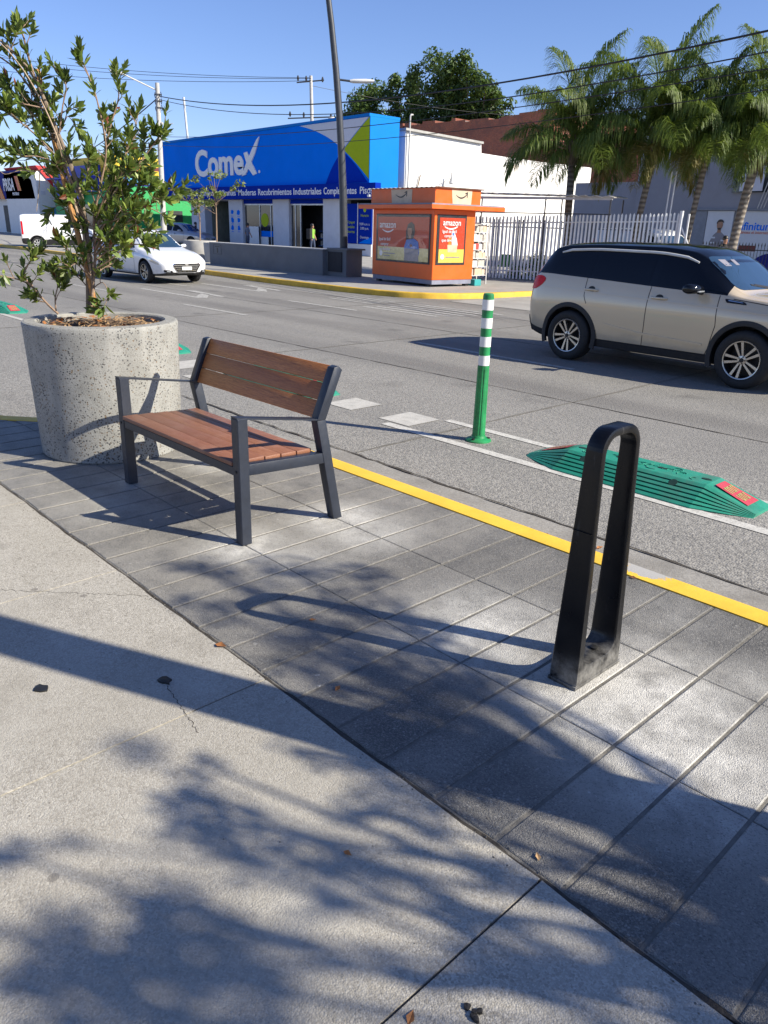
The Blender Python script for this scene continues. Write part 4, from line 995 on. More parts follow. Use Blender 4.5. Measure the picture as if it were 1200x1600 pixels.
        for _ in range(4):
            le = [e for e in b2.edges if e.calc_length() > res * 1.7]
            if not le: break
            bmesh.ops.subdivide_edges(b2, edges=le, cuts=1); bmesh.ops.triangulate(b2, faces=[f for f in b2.faces if len(f.verts) > 3])
        b2.verts.ensure_lookup_table(); last = None; D = {}
        for v in b2.verts:
            p, nrm = s.hit(axis, v.co.x, v.co.y, sgn)
            D[v] = (p, nrm)
        good = [v for v in b2.verts if D[v][0] is not None]
        m = MB(); A, Bk = {}, {}
        for v in b2.verts:
            p, nrm = D[v]
            if p is None:
                g = min(good, key=lambda q: (q.co - v.co).length); p, nrm = D[g]
            A[v] = m.b.verts.new(p + nrm * off); Bk[v] = m.b.verts.new(p - nrm * depth)
        for f in b2.faces: m._f([A[v] for v in f.verts])
        for e in b2.edges:
            if len(e.link_faces) == 1: a, b = e.verts; m._f([A[a], A[b], Bk[b], Bk[a]])
        b2.free()
        return m.build(name, mat, parent or s.t, smooth=smooth)
    def line(s, name, pts, w_, mat, axis='y', sgn=-1, off=.0025, parent=None):
        m = MB(); prev = None; Q = []
        for a, b in zip(pts, pts[1:]):
            a, b = Vector(a), Vector(b); k = max(1, int((b - a).length / .05)); Q += [a.lerp(b, u / k) for u in range(k)]
        Q.append(Vector(pts[-1]))
        for i, p in enumerate(Q):
            d = (Q[min(i + 1, len(Q) - 1)] - Q[max(i - 1, 0)]).normalized(); n_ = Vector((-d.y, d.x)) * w_ / 2; row = []
            for q in (p - n_, p + n_):
                h, nr = s.hit(axis, q.x, q.y, sgn)
                if h is None: row = None; break
                row.append((h + nr * off, h - nr * .006))
            if row and prev: m.quad(prev[0][0], prev[1][0], row[1][0], row[0][0]); m.quad(prev[0][1], prev[0][0], row[0][0], row[0][1]); m.quad(prev[1][0], prev[1][1], row[1][1], row[1][0])
            prev = row
        return m.build(name, mat, parent or s.t, smooth=60)
    def arch(s, wx, sgn, w_=.055, mat='cladding', a0=-18, a1=198, off=.010):
        r = s.sp['wr'] + .052; m = MB(); prev = None
        for i in range(44):
            a = R(lerp(a0, a1, i / 43)); row = []
            for rr_, of in ((r, -.03), (r, off), (r + w_ * .5, off + .004), (r + w_, off * .6), (r + w_, -.02)):
                rs_ = max(rr_, r + .012); x, z = wx + rr_ * math.cos(a), s.sp['wr'] + rr_ * math.sin(a)
                p, nr = s.hit('y', wx + rs_ * math.cos(a), max(s.sp['wr'] + rs_ * math.sin(a), s.zmin(x)), sgn)
                y = p.y if p is not None else sgn * s.sp['track']
                row.append(m.b.verts.new((x, y + sgn * of, z)))
            if prev:
                for k in range(4): m._f([prev[k], prev[k + 1], row[k + 1], row[k]])
            prev = row
        m.build('wheel_arch', mat, s.t, smooth=50)
    def zmin(s, x): return s.sp['stations'][1][1] + .07
    def wheels(s, style='double', tw=.215):
        wr = s.sp['wr']; rim = wr * s.sp.get('rimf', .66)
        proto = None
        for wx in s.sp['wheels']:
            for sgn in (-1, 1):
                if proto is None:
                    wt = bpy.data.objects.new('wheel', None); COL.objects.link(wt); wt.parent = s.t; h = tw / 2
                    m = MB(); m.lathe([(rim, -h + .012), (rim + .012, -h), (rim + (wr - rim) * .55, -h - .006), (wr - .025, -h + .004), (wr - .006, -h + .022), (wr, -h + .05), (wr, h - .05), (wr - .006, h - .022), (wr - .025, h - .004), (rim + .012, h), (rim, h - .012)], 48, (0, 0, 0), 'y', True); m.build('tyre', 'tyre', wt, smooth=45)
                    m = MB(); m.lathe([(rim + .004, -h + .010), (rim - .004, -h + .004), (rim - .016, -h + .010), (rim - .022, -h + .05), (rim - .03, h * .3), (0, h * .3)], 48, (0, 0, 0), 'y'); m.build('barrel', 'alloydark', wt, smooth=40)
                    m = MB(); m.lathe([(rim + .003, -h + .008), (rim - .002, -h - .001), (rim - .014, -h + .003), (rim - .016, -h + .014)], 48, (0, 0, 0), 'y')
                    yf = -h + .012
                    def bar(a, r0, r1, w0, w1, d0=.0, d1=-.0):
                        u = Vector((math.cos(a), 0, math.sin(a))); v = Vector((-math.sin(a), 0, math.cos(a)))
                        F = [u * r0 + v * (d0 - w0), u * r1 + v * (d1 - w1), u * r1 + v * (d1 + w1), u * r0 + v * (d0 + w0)]
                        A = [m.b.verts.new(p + Vector((0, yf + (.012 if i in (0, 3) else .002), 0))) for i, p in enumerate(F)]; B = [m.b.verts.new(p * 1.0 + Vector((0, yf + .045, 0))) for p in F]
                        m._f(A)
                        for i in range(4): m._f([A[i], A[(i + 1) % 4], B[(i + 1) % 4], B[i]])
                    if style == 'double':
                        for k in range(5):
                            a = R(90 + 72 * k + 36)
                            for q in (-1, 1): bar(a, .045, rim - .008, .010, .017, q * .017, q * rim * .20)
                    elif style == 'multi':
                        for k in range(10): bar(R(36 * k), .045, rim - .008, .009, .014, (-1) ** k * .006, (-1) ** k * .022)
                    else:
                        for k in range(7): bar(R(360 / 7 * k), .04, rim - .008, .018, .026)
                    m.lathe([(.052, yf + .03), (.052, yf + .008), (.03, yf + .004), (0, yf + .004)], 20, (0, 0, 0), 'y'); m.build('rim', 'alloy' if style != 'steel' else 'lampgrey', wt, smooth=30)
                    m = MB(); m.lathe([(.028, yf + .006), (.026, yf - .004), (0, yf - .005)], 18, (0, 0, 0), 'y')
                    for k in range(5): a = R(72 * k + 90); m.lathe([(.009, yf + .012), (.009, yf + .002), (0, yf + .001)], 8, (.040 * math.cos(a), 0, .040 * math.sin(a)), 'y')
                    m.build('hub_cap', 'alloydark', wt, smooth=40); proto = wt
                else: wt = copy_tree(proto, s.t)
                wt.location = (wx, sgn * (s.sp['track'] - tw / 2 + .006), wr); wt.rotation_euler = (0, R(13 * (wx > 0) + 4), 0 if sgn < 0 else math.pi)
    def both(s, f):
        for sgn in (-1, 1): f(sgn)
    def mirror_part(s, x, y, z, mat, sc=1.0):
        for sgn in (-1, 1):
            m = MB(); rows = []
            for f, a, b in ((.0, .02, .02), (.03, .085, .042), (.12, .105, .060), (.20, .095, .060), (.24, .07, .045), (.25, .03, .02)):
                rows.append([m.b.verts.new((x - f * .25 + a * sc * math.cos(k * .5236) * .8, sgn * (y + f * sc), z + b * sc * math.sin(k * .5236) + .01)) for k in range(12)])
            for p, q in zip(rows, rows[1:]):
                for k in range(12): m._f([p[k], p[(k + 1) % 12], q[(k + 1) % 12], q[k]])
            m._f(rows[0]); m._f(rows[-1]); mo = m.build('side_mirror', mat, s.t, smooth=60)
            m = MB(); m.box(x + .055 * sc, x + .075 * sc, sgn * (y + .05 * sc), sgn * (y + .18 * sc), z - .02, z - .005); m.build('indicator', 'headlamp', mo)
            m = MB(); m.tube([(x, sgn * (y - .09), z - .05), (x, sgn * (y + .06 * sc), z - .03)], .022, 8); m.build('mirror_stalk', 'glossblack', mo)
    def handle(s, x, z, mat):
        for sgn in (-1, 1):
            p, n_ = s.hit('y', x, z, sgn)
            m = MB(); m.tube([p + Vector((-.11, sgn * .004, 0)), p + Vector((-.085, sgn * .028, .002)), p + Vector((0, sgn * .034, .003)), p + Vector((.085, sgn * .028, .002)), p + Vector((.11, sgn * .004, 0))], [.010, .014, .016, .014, .010], 8); h = m.build('door_handle', mat, s.t, smooth=60)
            s.panel('handle_cup', [(x + .055 * math.cos(a), z + .010 + .038 * math.sin(a)) for a in [2 * math.pi * k / 14 for k in range(14)]], 'seam', 'y', sgn, .002, .04, h, .004)

# ---- compact SUV                x     zb   ws   zsh   wm   zbelt wbelt zedge wedge zroof
SUV = dict(paint='suvpaint', cabinmat='glossblack', cabin=(-2.02, .93), sill=10, wheels=(-1.25, 1.25), wr=.342, track=.885, rimf=.665, stations=[
    (-2.075, .52, .52, .78, .60, .92, .56, .95, .48, .96),
    (-2.04, .40, .70, .74, .755, .98, .70, 1.02, .62, 1.04),
    (-1.95, .33, .78, .74, .835, 1.10, .76, 1.20, .66, 1.23),
    (-1.86, .30, .80, .74, .865, 1.155, .785, 1.36, .63, 1.42),
    (-1.72, .27, .81, .76, .880, 1.155, .80, 1.475, .615, 1.545),
    (-1.45, .24, .82, .78, .887, 1.145, .81, 1.51, .615, 1.585),
    (-.90, .225, .82, .80, .887, 1.125, .815, 1.53, .62, 1.605),
    (-.20, .225, .82, .80, .885, 1.095, .815, 1.53, .62, 1.61),
    (.30, .225, .82, .80, .885, 1.075, .815, 1.49, .615, 1.575),
    (.62, .225, .82, .80, .885, 1.065, .812, 1.35, .635, 1.44),
    (.95, .225, .82, .80, .885, 1.050, .805, 1.12, .70, 1.165),
    (1.12, .225, .82, .80, .885, 1.030, .80, 1.055, .715, 1.085),
    (1.50, .23, .82, .80, .884, 1.000, .795, 1.025, .70, 1.06),
    (1.80, .24, .79, .76, .86, .96, .765, .985, .66, 1.015),
    (1.98, .27, .74, .70, .80, .90, .70, .925, .60, .95),
    (2.075, .34, .62, .64, .68, .82, .60, .85, .52, .87),
    (2.10, .42, .5, .60, .56, .74, .50, .76, .44, .77)])
def build_suv(label, loc, rz):
    c = Car('parked_car' if False else 'suv', label, 'car', loc, rz, SUV)
    c.wheels('double', .225)
    for wx in SUV['wheels']:
        for sg in (-1, 1): c.arch(wx, sg, .062)
    def side(sg):
        dr = c.panel('side_window', [(-1.70, 1.19), (-1.02, 1.168), (-1.02, 1.45), (-1.42, 1.44), (-1.62, 1.36)], 'carglass', 'y', sg, .003)
        c.panel('side_window', [(-.96, 1.163), (-.13, 1.128), (-.13, 1.475), (-.96, 1.468)], 'carglass', 'y', sg, .003)
        c.panel('side_window', [(-.03, 1.122), (.72, 1.092), (.40, 1.40), (.10, 1.462), (-.03, 1.468)], 'carglass', 'y', sg, .003)
        c.line('door_seam', [(-.08, 1.10), (-.085, .60), (-.105, .33)], .008, 'seam', 'y', sg)
        c.line('door_seam', [(.83, 1.05), (.86, .70), (.80, .42), (.76, .33)], .008, 'seam', 'y', sg)
        c.line('door_seam', [(-1.05, 1.13), (-1.04, .90), (-.99, .80)], .008, 'seam', 'y', sg)
        c.line('shoulder_crease', [(-1.75, .985), (-.9, .955), (.2, .925), (1.0, .905), (1.75, .87)], .016, 'suvpaint', 'y', sg, .007)
        c.line('door_crease', [(-.70, .56), (-.2, .50), (.40, .47), (.72, .455)], .030, 'suvpaint', 'y', sg, .010)
        c.line('hood_seam', [(1.0, 1.02), (1.5, .975), (1.86, .915)], .008, 'seam', 'y', sg)
        c.panel('tail_lamp', [(-2.03, .93), (-2.00, 1.06), (-1.94, 1.115), (-1.80, 1.12), (-1.73, 1.075), (-1.80, .99), (-1.92, .925)], 'redlamp', 'y', sg, .010, .04, rnd=.03)
        c.panel('fender_vent', [(.90, 1.018), (1.14, .995), (1.18, .965), (.93, .975)], 'glossblack', 'y', sg, .006, .04, rnd=.01)
        c.panel('vent_trim', [(.95, 1.004), (1.12, .988), (1.13, .980), (.95, .994)], 'chrome', 'y', sg, .010, .04)
        c.panel('headlamp', [(1.66, .80), (1.74, .90), (1.92, .885), (1.995, .80), (1.98, .75)], 'headlamp', 'y', sg, .006, .04, rnd=.02)
        c.panel('mirror_sail', [(.66, 1.10), (.89, 1.075), (.70, 1.18)], 'glossblack', 'y', sg, .006, .05)
        m = MB(); z = [(x, *(lambda p: (p.y, p.z))(c.bvh.ray_cast(Vector((x, sg * .655, 3)), Vector((0, 0, -1)))[0])) for x in np.linspace(-1.62, .42, 14)]
        m.tube([(x, y, zz + (.006 if i in (0, 13) else .030)) for i, (x, y, zz) in enumerate(z)], [.012] + [.017] * 12 + [.012], 8); m.build('roof_rail', 'lampgrey', c.t, smooth=60)
        c.panel('sill_trim', [(-.85, .335), (.80, .335), (.80, .25), (-.85, .25)], 'cladding', 'y', sg, .012, .08)
    c.both(side)
    for x, z in ((-.92, .985), (-.01 + .10, .955)): c.handle(x - .02, z, 'suvpaint')
    c.panel('windscreen', [(-.68, 1.115), (.68, 1.115), (.60, 1.475), (-.60, 1.475)], 'windscreen', 'x', 1, .004, .06, rnd=.04)
    c.panel('rear_window', [(-.60, 1.17), (.60, 1.17), (.54, 1.43), (-.54, 1.43)], 'carglass', 'x', -1, .004, .06, rnd=.04)
    c.panel('rear_bumper', [(-.78, .34), (.78, .34), (.76, .56), (-.76, .56)], 'cladding', 'x', -1, .012, .06, rnd=.03)
    c.panel('grille', [(-.40, .62), (.40, .62), (.50, .80), (-.50, .80)], 'glossblack', 'x', 1, .010, .06, rnd=.03)
    c.panel('lower_grille', [(-.55, .34), (.55, .34), (.5, .50), (-.5, .50)], 'cladding', 'x', 1, .010, .06, rnd=.03)
    c.panel('number_plate', [(-.2, .52), (.2, .52), (.2, .62), (-.2, .62)], 'plate', 'x', 1, .022, .06)
    c.mirror_part(.60, .865, 1.10, 'glossblack', 1.0)
    # things seen through / stuck on the windscreen
    for poly in ([(-.50, 1.37), (-.38, 1.37), (-.38, 1.44), (-.50, 1.44)], [(-.26, 1.38), (-.17, 1.38), (-.17, 1.44), (-.26, 1.44)]):
        c.panel('windscreen_sticker', poly, 'adgrey', 'x', 1, .0065, .06)
    for k in (-1, 1): c.line('wiper', [(k * .05 + .1, 1.115), (k * .05 - .48 + .2, 1.16)], .014, 'cladding', 'x', 1, .012)
    return c
suv = build_suv('beige compact SUV with dark roof and tinted windows driving on the road', (-4.88, 10.215, RZ), R(-1.9))

# ---- white sedan
SED = dict(paint='carwhite', cabinmat='carwhite', cabin=(9, 9), sill=9, wheels=(-1.29, 1.29), wr=.308, track=.855, rimf=.68, stations=[
    (-2.20, .45, .50, .66, .56, .84, .52, .90, .44, .92), (-2.15, .34, .70, .66, .76, .92, .68, .98, .60, 1.01), (-1.95, .27, .78, .68, .83, .96, .74, 1.02, .66, 1.06), (-1.55, .22, .80, .70, .855, .96, .775, 1.06, .64, 1.11),
    (-1.15, .20, .80, .72, .862, .955, .79, 1.22, .58, 1.29), (-.75, .19, .80, .72, .864, .95, .795, 1.34, .56, 1.42), (-.25, .19, .80, .72, .864, .94, .795, 1.37, .565, 1.455), (.20, .19, .80, .72, .864, .925, .79, 1.32, .56, 1.41), (.60, .19, .80, .72, .864, .91, .785, 1.13, .60, 1.22),
    (.98, .19, .80, .71, .862, .89, .78, .93, .68, .985), (1.25, .19, .80, .70, .86, .865, .765, .89, .66, .935), (1.65, .21, .78, .67, .835, .80, .72, .82, .60, .86), (1.95, .23, .72, .60, .76, .70, .64, .73, .52, .77), (2.12, .27, .60, .52, .64, .60, .54, .64, .44, .67), (2.18, .33, .46, .48, .50, .55, .42, .58, .36, .60)])
def build_sedan(label, loc, rz, paint='carwhite', group=None):
    sp = dict(SED); sp['paint'] = paint; sp['cabinmat'] = paint
    c = Car('sedan', label, 'car', loc, rz, sp, group); c.wheels('multi', .20)
    for wx in sp['wheels']:
        for sg in (-1, 1): c.arch(wx, sg, .018, 'seam', -12, 192, .002)
    def side(sg):
        c.panel('side_window', [(-1.12, .985), (-.28, .965), (-.28, 1.335), (-.72, 1.315), (-1.0, 1.18)], 'carglass', 'y', sg, .003, rnd=.02)
        c.panel('side_window', [(-.20, .962), (.68, .935), (.42, 1.12), (.12, 1.29), (-.20, 1.335)], 'carglass', 'y', sg, .003, rnd=.02)
        for L in ([(-.24, .95), (-.24, .55), (-.27, .27)], [(.72, .90), (.74, .60), (.68, .27)], [(-1.0, .93), (-.96, .70), (-.88, .60)], [(-.85, .27), (.66, .27)]): c.line('door_seam', L, .008, 'seam', 'y', sg)
        c.panel('headlamp', [(1.44, .715), (1.60, .70), (1.92, .60), (2.01, .545), (1.90, .535), (1.66, .60)], 'headlamp', 'y', sg, .006, .04, rnd=.02)
        c.panel('tail_lamp', [(-2.12, .80), (-2.0, .92), (-1.72, .90), (-1.80, .80)], 'redlamp', 'y', sg, .006, .04, rnd=.02)
        c.line('shoulder_crease', [(-1.9, .84), (-.5, .80), (1.2, .765)], .006, 'seam' if False else paint, 'y', sg, .004)
        fo = c.panel('fog_lamp', [(sg * .47, .325), (sg * .66, .335), (sg * .67, .40), (sg * .50, .385)], 'glossblack', 'x', 1, .008, .05, rnd=.01)
        c.panel('fog_lens', [(sg * .51, .34), (sg * .60, .345), (sg * .60, .375), (sg * .51, .37)], 'headlamp', 'x', 1, .014, .05, fo)
    c.both(side)
    for x, z in ((-.80, .80), (.02, .785)): c.handle(x, z, paint)
    c.panel('windscreen', [(-.66, .965), (.66, .965), (.54, 1.335), (-.54, 1.335)], 'windscreen', 'x', 1, .004, .06, rnd=.04)
    c.panel('rear_window', [(-.60, 1.06), (.60, 1.06), (.50, 1.33), (-.50, 1.33)], 'carglass', 'x', -1, .004, .06, rnd=.04)
    g = c.panel('grille', [(-.30, .33), (.30, .33), (.44, .52), (.40, .56), (-.40, .56), (-.44, .52)], 'glossblack', 'x', 1, .008, .05, rnd=.015)
    for k, z in enumerate((.37, .42, .47, .52)): c.line('grille_bar', [(-.30 - .035 * k, z), (.30 + .035 * k, z)], .013, 'chrome', 'x', 1, .014, g)
    c.line('grille_frame', [(-.30, .325), (-.445, .52), (-.40, .568), (.40, .568), (.445, .52), (.30, .325), (-.30, .325)], .016, 'chrome', 'x', 1, .016, g)
    p = c.panel('number_plate', [(-.155, .395), (.155, .395), (.155, .485), (-.155, .485)], 'plate', 'x', 1, .026, .06)
    c.panel('emblem', [(.055 * math.cos(a), .535 + .028 * math.sin(a)) for a in [2 * math.pi * k / 16 for k in range(16)]], 'chrome', 'x', 1, .022, .04)
    c.line('bumper_slot', [(-.42, .262), (.42, .262)], .03, 'seam', 'x', 1, .005)
    c.mirror_part(.52, .83, .985, paint, .85)
    return c
sed = build_sedan('white sedan with chrome grille coming along the road behind the planter shrub', (-22.62, 11.42, RZ), R(1.5))
build_sedan('dark parked sedan under the far left canopy of the blue paint shop', (-47.6, 33.0, .02), R(80), 'cardark')
build_sedan('silver parked sedan beside the shop canopy, partly hidden by the two concrete planters', (-46.8, 26.2, .02), R(20), 'carsilver')
# ---- white panel van
VAN = dict(paint='carwhite', cabinmat='carwhite', cabin=(9, 9), sill=12, wheels=(-1.36, 1.36), wr=.325, track=.88, rimf=.64, stations=[
    (-2.16, .40, .74, .80, .80, 1.15, .77, 1.66, .66, 1.70), (-2.12, .30, .80, .80, .86, 1.15, .83, 1.72, .70, 1.78), (-1.9, .26, .82, .80, .885, 1.15, .86, 1.76, .73, 1.83), (-.8, .24, .82, .80, .89, 1.15, .865, 1.78, .74, 1.85), (.2, .24, .82, .80, .89, 1.14, .86, 1.76, .73, 1.84),
    (.62, .24, .82, .80, .89, 1.12, .855, 1.62, .70, 1.71), (1.0, .24, .82, .80, .89, 1.10, .845, 1.28, .73, 1.38), (1.25, .24, .82, .79, .885, 1.07, .83, 1.11, .74, 1.17), (1.7, .24, .81, .76, .87, .98, .79, 1.00, .70, 1.06), (2.0, .26, .76, .68, .80, .86, .70, .88, .60, .93), (2.15, .30, .62, .58, .66, .72, .58, .74, .5, .78), (2.19, .36, .5, .54, .54, .66, .48, .68, .42, .70)])
def build_van(label, loc, rz):
    c = Car('panel_van', label, 'van', loc, rz, VAN, 'white panel vans'); c.wheels('steel', .20)
    for wx in VAN['wheels']:
        for sg in (-1, 1): c.arch(wx, sg, .05)
    def side(sg):
        c.panel('side_window', [(.30, 1.17), (1.02, 1.13), (.70, 1.47), (.56, 1.60), (.30, 1.62)], 'carglass', 'y', sg, .003, rnd=.02)
        for L in ([(.22, 1.72), (.22, .33)], [(.98, 1.08), (.98, .45)], [(-.85, 1.72), (-.85, .33)], [(-1.95, 1.02), (-.95, 1.0)]): c.line('door_seam', L, .012, 'seam', 'y', sg)
        c.line('side_rub_strip', [(-.8, .52), (.96, .52)], .07, 'cladding', 'y', sg, .014); c.panel('rear_bumper', [(-2.1, .30), (-1.80, .30), (-1.80, .60), (-2.1, .58)], 'cladding', 'y', sg, .008, .08)
        c.panel('tail_lamp', [(-2.11, .78), (-2.02, .78), (-2.02, 1.45), (-2.11, 1.45)], 'redlamp', 'y', sg, .008, .06)
        c.panel('headlamp', [(1.66, .72), (1.70, .88), (1.92, .80), (2.04, .70)], 'headlamp', 'y', sg, .006, .05)
    c.both(side); c.panel('windscreen', [(-.70, 1.16), (.70, 1.16), (.62, 1.62), (-.62, 1.62)], 'windscreen', 'x', 1, .004, .08, rnd=.04)
    c.panel('grille', [(-.36, .56), (.36, .56), (.42, .68), (-.42, .68)], 'glossblack', 'x', 1, .008, .06); c.panel('rear_bumper', [(-.84, .32), (.84, .32), (.82, .56), (-.82, .56)], 'cladding', 'x', -1, .01, .08)
    c.mirror_part(.84, .86, 1.16, 'cladding', 1.0)
    return c
van = build_van('white panel van crossing the far end of the road in front of the navy shop', (-45.5, 18.0, RZ), R(66))
v2 = copy_tree(van.t); v2.location = (-14.3, 26.6, -.06); v2.rotation_euler = (0, 0, R(-12)); v2['label'] = 'white panel van parked behind the picket fence end, only its roof showing above the SUV'
# ================================================================== TOWN ACROSS THE ROAD
def arc(cx, cy, r, a0, a1, n=20): return [(cx + r * math.cos(R(lerp(a0, a1, i / n))), cy + r * math.sin(R(lerp(a0, a1, i / n)))) for i in range(n + 1)]
def curve3(a, b, c, n=14): return [tuple((1 - t) ** 2 * Vector(a) + 2 * t * (1 - t) * Vector(b) + t * t * Vector(c)) for t in [i / n for i in range(n + 1)]]
def panel_y(name, poly, y0, y1, mat, parent, bev=0):         # flat board facing -Y; poly in (x, z); y0 front
    m = MB(); m.prism([(p[0], p[1]) for p in poly], 'y', y0, y1, bev); return m.build(name, mat, parent, smooth=0)
def rect(x0, x1, z0, z1): return [(x0, z0), (x1, z0), (x1, z1), (x0, z1)]
def boxpart(name, x0, x1, y0, y1, z0, z1, mat, parent, bev=0):
    m = MB(); m.box(x0, x1, y0, y1, z0, z1, bev); return m.build(name, mat, parent, smooth=30 if bev else 0)

# ---- blue paint shop (long blue sign over white columns)
t = thing('paint_shop', 'long blue paint shop with a huge sign board, lime triangle and white columns', 'shop', (0, 0, .02))
boxpart('roof_slab', -54.3, -32.42, 29.6, 31.38, 2.92, 3.3, 'colwhite', t)
m = MB(); m.prism([(-54.45, 3.70), (-32.36, 3.70), (-32.36, 6.86), (-54.45, 6.62)], 'y', 29.2, 31.3); m.build('sign_box', 'facade_blue', t, smooth=0)
m = MB(); m.prism([(-54.50, 6.622), (-32.33, 6.862), (-32.33, 7.0), (-54.50, 6.76)], 'y', 29.14, 31.34, .01); m.build('parapet_cap', 'facade_cyan', t, smooth=0)
boxpart('side_return', -32.358, -32.33, 29.2, 31.3, 2.95, 6.861, 'facade_cyan', t)
boxpart('lower_return', -32.42, -32.36, 29.34, 31.3, 2.95, 3.70, 'facade_cyan', t)
F = 29.199; G = 29.185
lime_up = curve3((-32.372, 6.84), (-33.3, 6.25), (-34.45, 5.38)); lime_dn = curve3((-34.45, 5.38), (-33.4, 4.75), (-32.372, 3.90))
panel_y('lime_triangle', lime_up + lime_dn[1:] + [(-32.372, 3.90)], G, F, 'facade_lime', t)
panel_y('grey_wedge', [(-32.45, 6.835)] + curve3((-32.45, 6.835), (-33.35, 6.25), (-34.5, 5.40)) + curve3((-34.5, 5.40), (-36.0, 6.35), (-38.3, 6.77)), G, F, 'facade_grey', t)
panel_y('deep_blue_arc', curve3((-35.95, 3.72), (-35.4, 4.75), (-34.52, 5.32)) + curve3((-34.52, 5.32), (-33.4, 4.68), (-32.45, 3.74)), G, F, 'facade_deep', t)
# raised lettering of the shop sign
lg = text('Come', 2.2, 'signwhite', Matrix.Identity(4), t, 'logo_lettering', .03, .03)
vx = [v.co for v in lg.data.vertices]; ax, bx_, ay, by_ = min(v.x for v in vx), max(v.x for v in vx), min(v.y for v in vx), max(v.y for v in vx)
lg.data.transform(Matrix.Translation((-46.98, 29.17, 5.19)) @ Matrix.Rotation(R(90), 4, 'X') @ Matrix.Diagonal((5.84 / (bx_ - ax), 1.66 / (by_ - ay), 1, 1)) @ Matrix.Translation((-(ax + bx_) / 2, -(ay + by_) / 2, 0)))
xm = MB(); xm.prism([(-44.30, 4.30), (-43.86, 4.38), (-43.30, 4.95), (-42.78, 5.55), (-42.42, 6.15), (-42.28, 6.45), (-42.55, 6.30), (-43.10, 5.75), (-43.72, 5.05)], 'y', 29.13, 29.198)
xm.prism([(-44.0, 5.62), (-43.62, 5.68), (-43.28, 5.20), (-43.62, 4.82)], 'y', 29.141, 29.198); xm.prism([(-43.62, 4.80), (-43.24, 5.16), (-42.62, 4.42), (-43.04, 4.32)], 'y', 29.141, 29.198)
xm.prism([(-42.4 + .09 * math.cos(k * .5236), 4.52 + .09 * math.sin(k * .5236)) for k in range(12)], 'y', 29.17, 29.198); xm.build('logo_lettering', 'signwhite', t, smooth=0)
boxpart('name_band', -54.5, -31.55, 28.92, 29.33, 2.95, 3.70, 'facade_navy', t, .01)
for wd, a, b in (('Viniles', -52.75, -51.05), ('Esmaltes', -50.85, -48.85), ('Impermeabilizantes', -48.65, -44.72), ('Maderas', -44.4, -42.45), ('Recubrimientos', -42.2, -38.8), ('Industriales', -38.6, -36.02), ('Complementos', -35.8, -33.02), ('Pisos', -32.75, -31.72)):
    o = text(wd, .50, 'signwhite', Matrix.Identity(4), t, 'lettering', .012, .008)
    xs_ = [v.co.x for v in o.data.vertices]; k = (b - a) / (max(xs_) - min(xs_)); o.data.transform(Matrix.Diagonal((k, 1, 1, 1))); o.data.transform(face_y((a + b) / 2, 28.915, 3.32))
boxpart('back_wall', -54.3, -32.42, 31.30, 31.38, .0, 2.92, 'darkroom', t)
boxpart('side_wall', -32.50, -32.42, 29.6, 31.3, 0, 2.92, 'colwhite', t)
for x0, x1 in ((-36.52, -34.72), (-41.45, -39.80), (-46.45, -44.82), (-51.3, -49.5)): boxpart('column', x0, x1, 29.45, 30.0, 0, 2.945, 'colwhite', t)
boxpart('floor', -54.3, -32.5, 29.5, 31.3, .0, .02, 'farwalk', t)
# right shop window with navy posters
boxpart('window_base', -34.72, -32.42, 29.5, 29.7, 0, .62, 'colwhite', t)
for x0, x1, L in ((-34.70, -33.60, ()), (-33.56, -32.44, ())):
    boxpart('poster', x0, x1, 29.52, 29.56, .64, 2.70, 'facade_navy', t)
    boxpart('window_frame', x0 - .02, x0 + .03, 29.49, 29.515, .63, 2.74, 'aluminium', t)
for s_, x, z, sz, mt in (('Horario', -33.0, 2.10, .20, 'facade_lime'), ('9:00 a.m. a', -33.0, 1.66, .19, 'facade_grey'), ('2:00 p.m.', -33.0, 1.44, .19, 'facade_grey'), ('Domingo', -33.0, .98, .19, 'facade_grey'), ('El pague', -34.15, 1.75, .20, 'facade_lime'), ('también', -34.15, 1.50, .20, 'facade_lime'), ('ahorras', -34.15, 1.25, .22, 'facade_lime')):
    text(s_, sz, mt, face_y(x, 29.514, z), t, 'lettering', .0, .004)
m = MB(); m.prism(arc(-33.0, 2.38, .11, 0, 345, 16), 'y', 29.51, 29.519); m.build('poster_emblem', 'facade_lime', t, smooth=0)
m = MB(); m.prism([(-33.5, .66), (-32.46, .66), (-32.46, 1.0), (-33.0, .85)], 'y', 29.512, 29.519); m.build('poster_swoosh', 'facade_blue', t, smooth=0)
# glazed fronts
def shopfront(x0, x1, door):
    fr = MB(); y = 29.62
    for a, b, c, d in ((x0, x1, 2.62, 2.70), (x0, x0 + .07, .02, 2.62), (x1 - .07, x1, .02, 2.62)): fr.box(a, b, y - .04, y + .04, c, d)
    mids = (lerp(x0, x1, .52), lerp(x0, x1, .88)) if not door else (x0 + .45, x0 + .95)
    for xm_ in mids: fr.box(xm_ - .035, xm_ + .035, y - .041, y + .041, .02, 2.619)
    w_ = fr.build('shop_window', 'aluminium', t, smooth=0)
    boxpart('pane', x0 + .07, (x0 + .95 if door else x1 - .07), y - .006, y + .006, .02, 2.62, 'shopglass' , w_) if not door else boxpart('pane', x0 + .07, x0 + .95, y - .006, y + .006, .03, 2.61, 'shopglass', w_)
    boxpart('lintel', x0, x1, 29.55, 29.72, 2.70, 2.945, 'facade_navy', t)
shopfront(-44.80, -41.47, False); shopfront(-39.78, -36.54, True)
panel_y('window_sticker', arc(-42.55, 1.75, .40, 0, 345, 20), 29.60, 29.612, 'facade_lime', t)
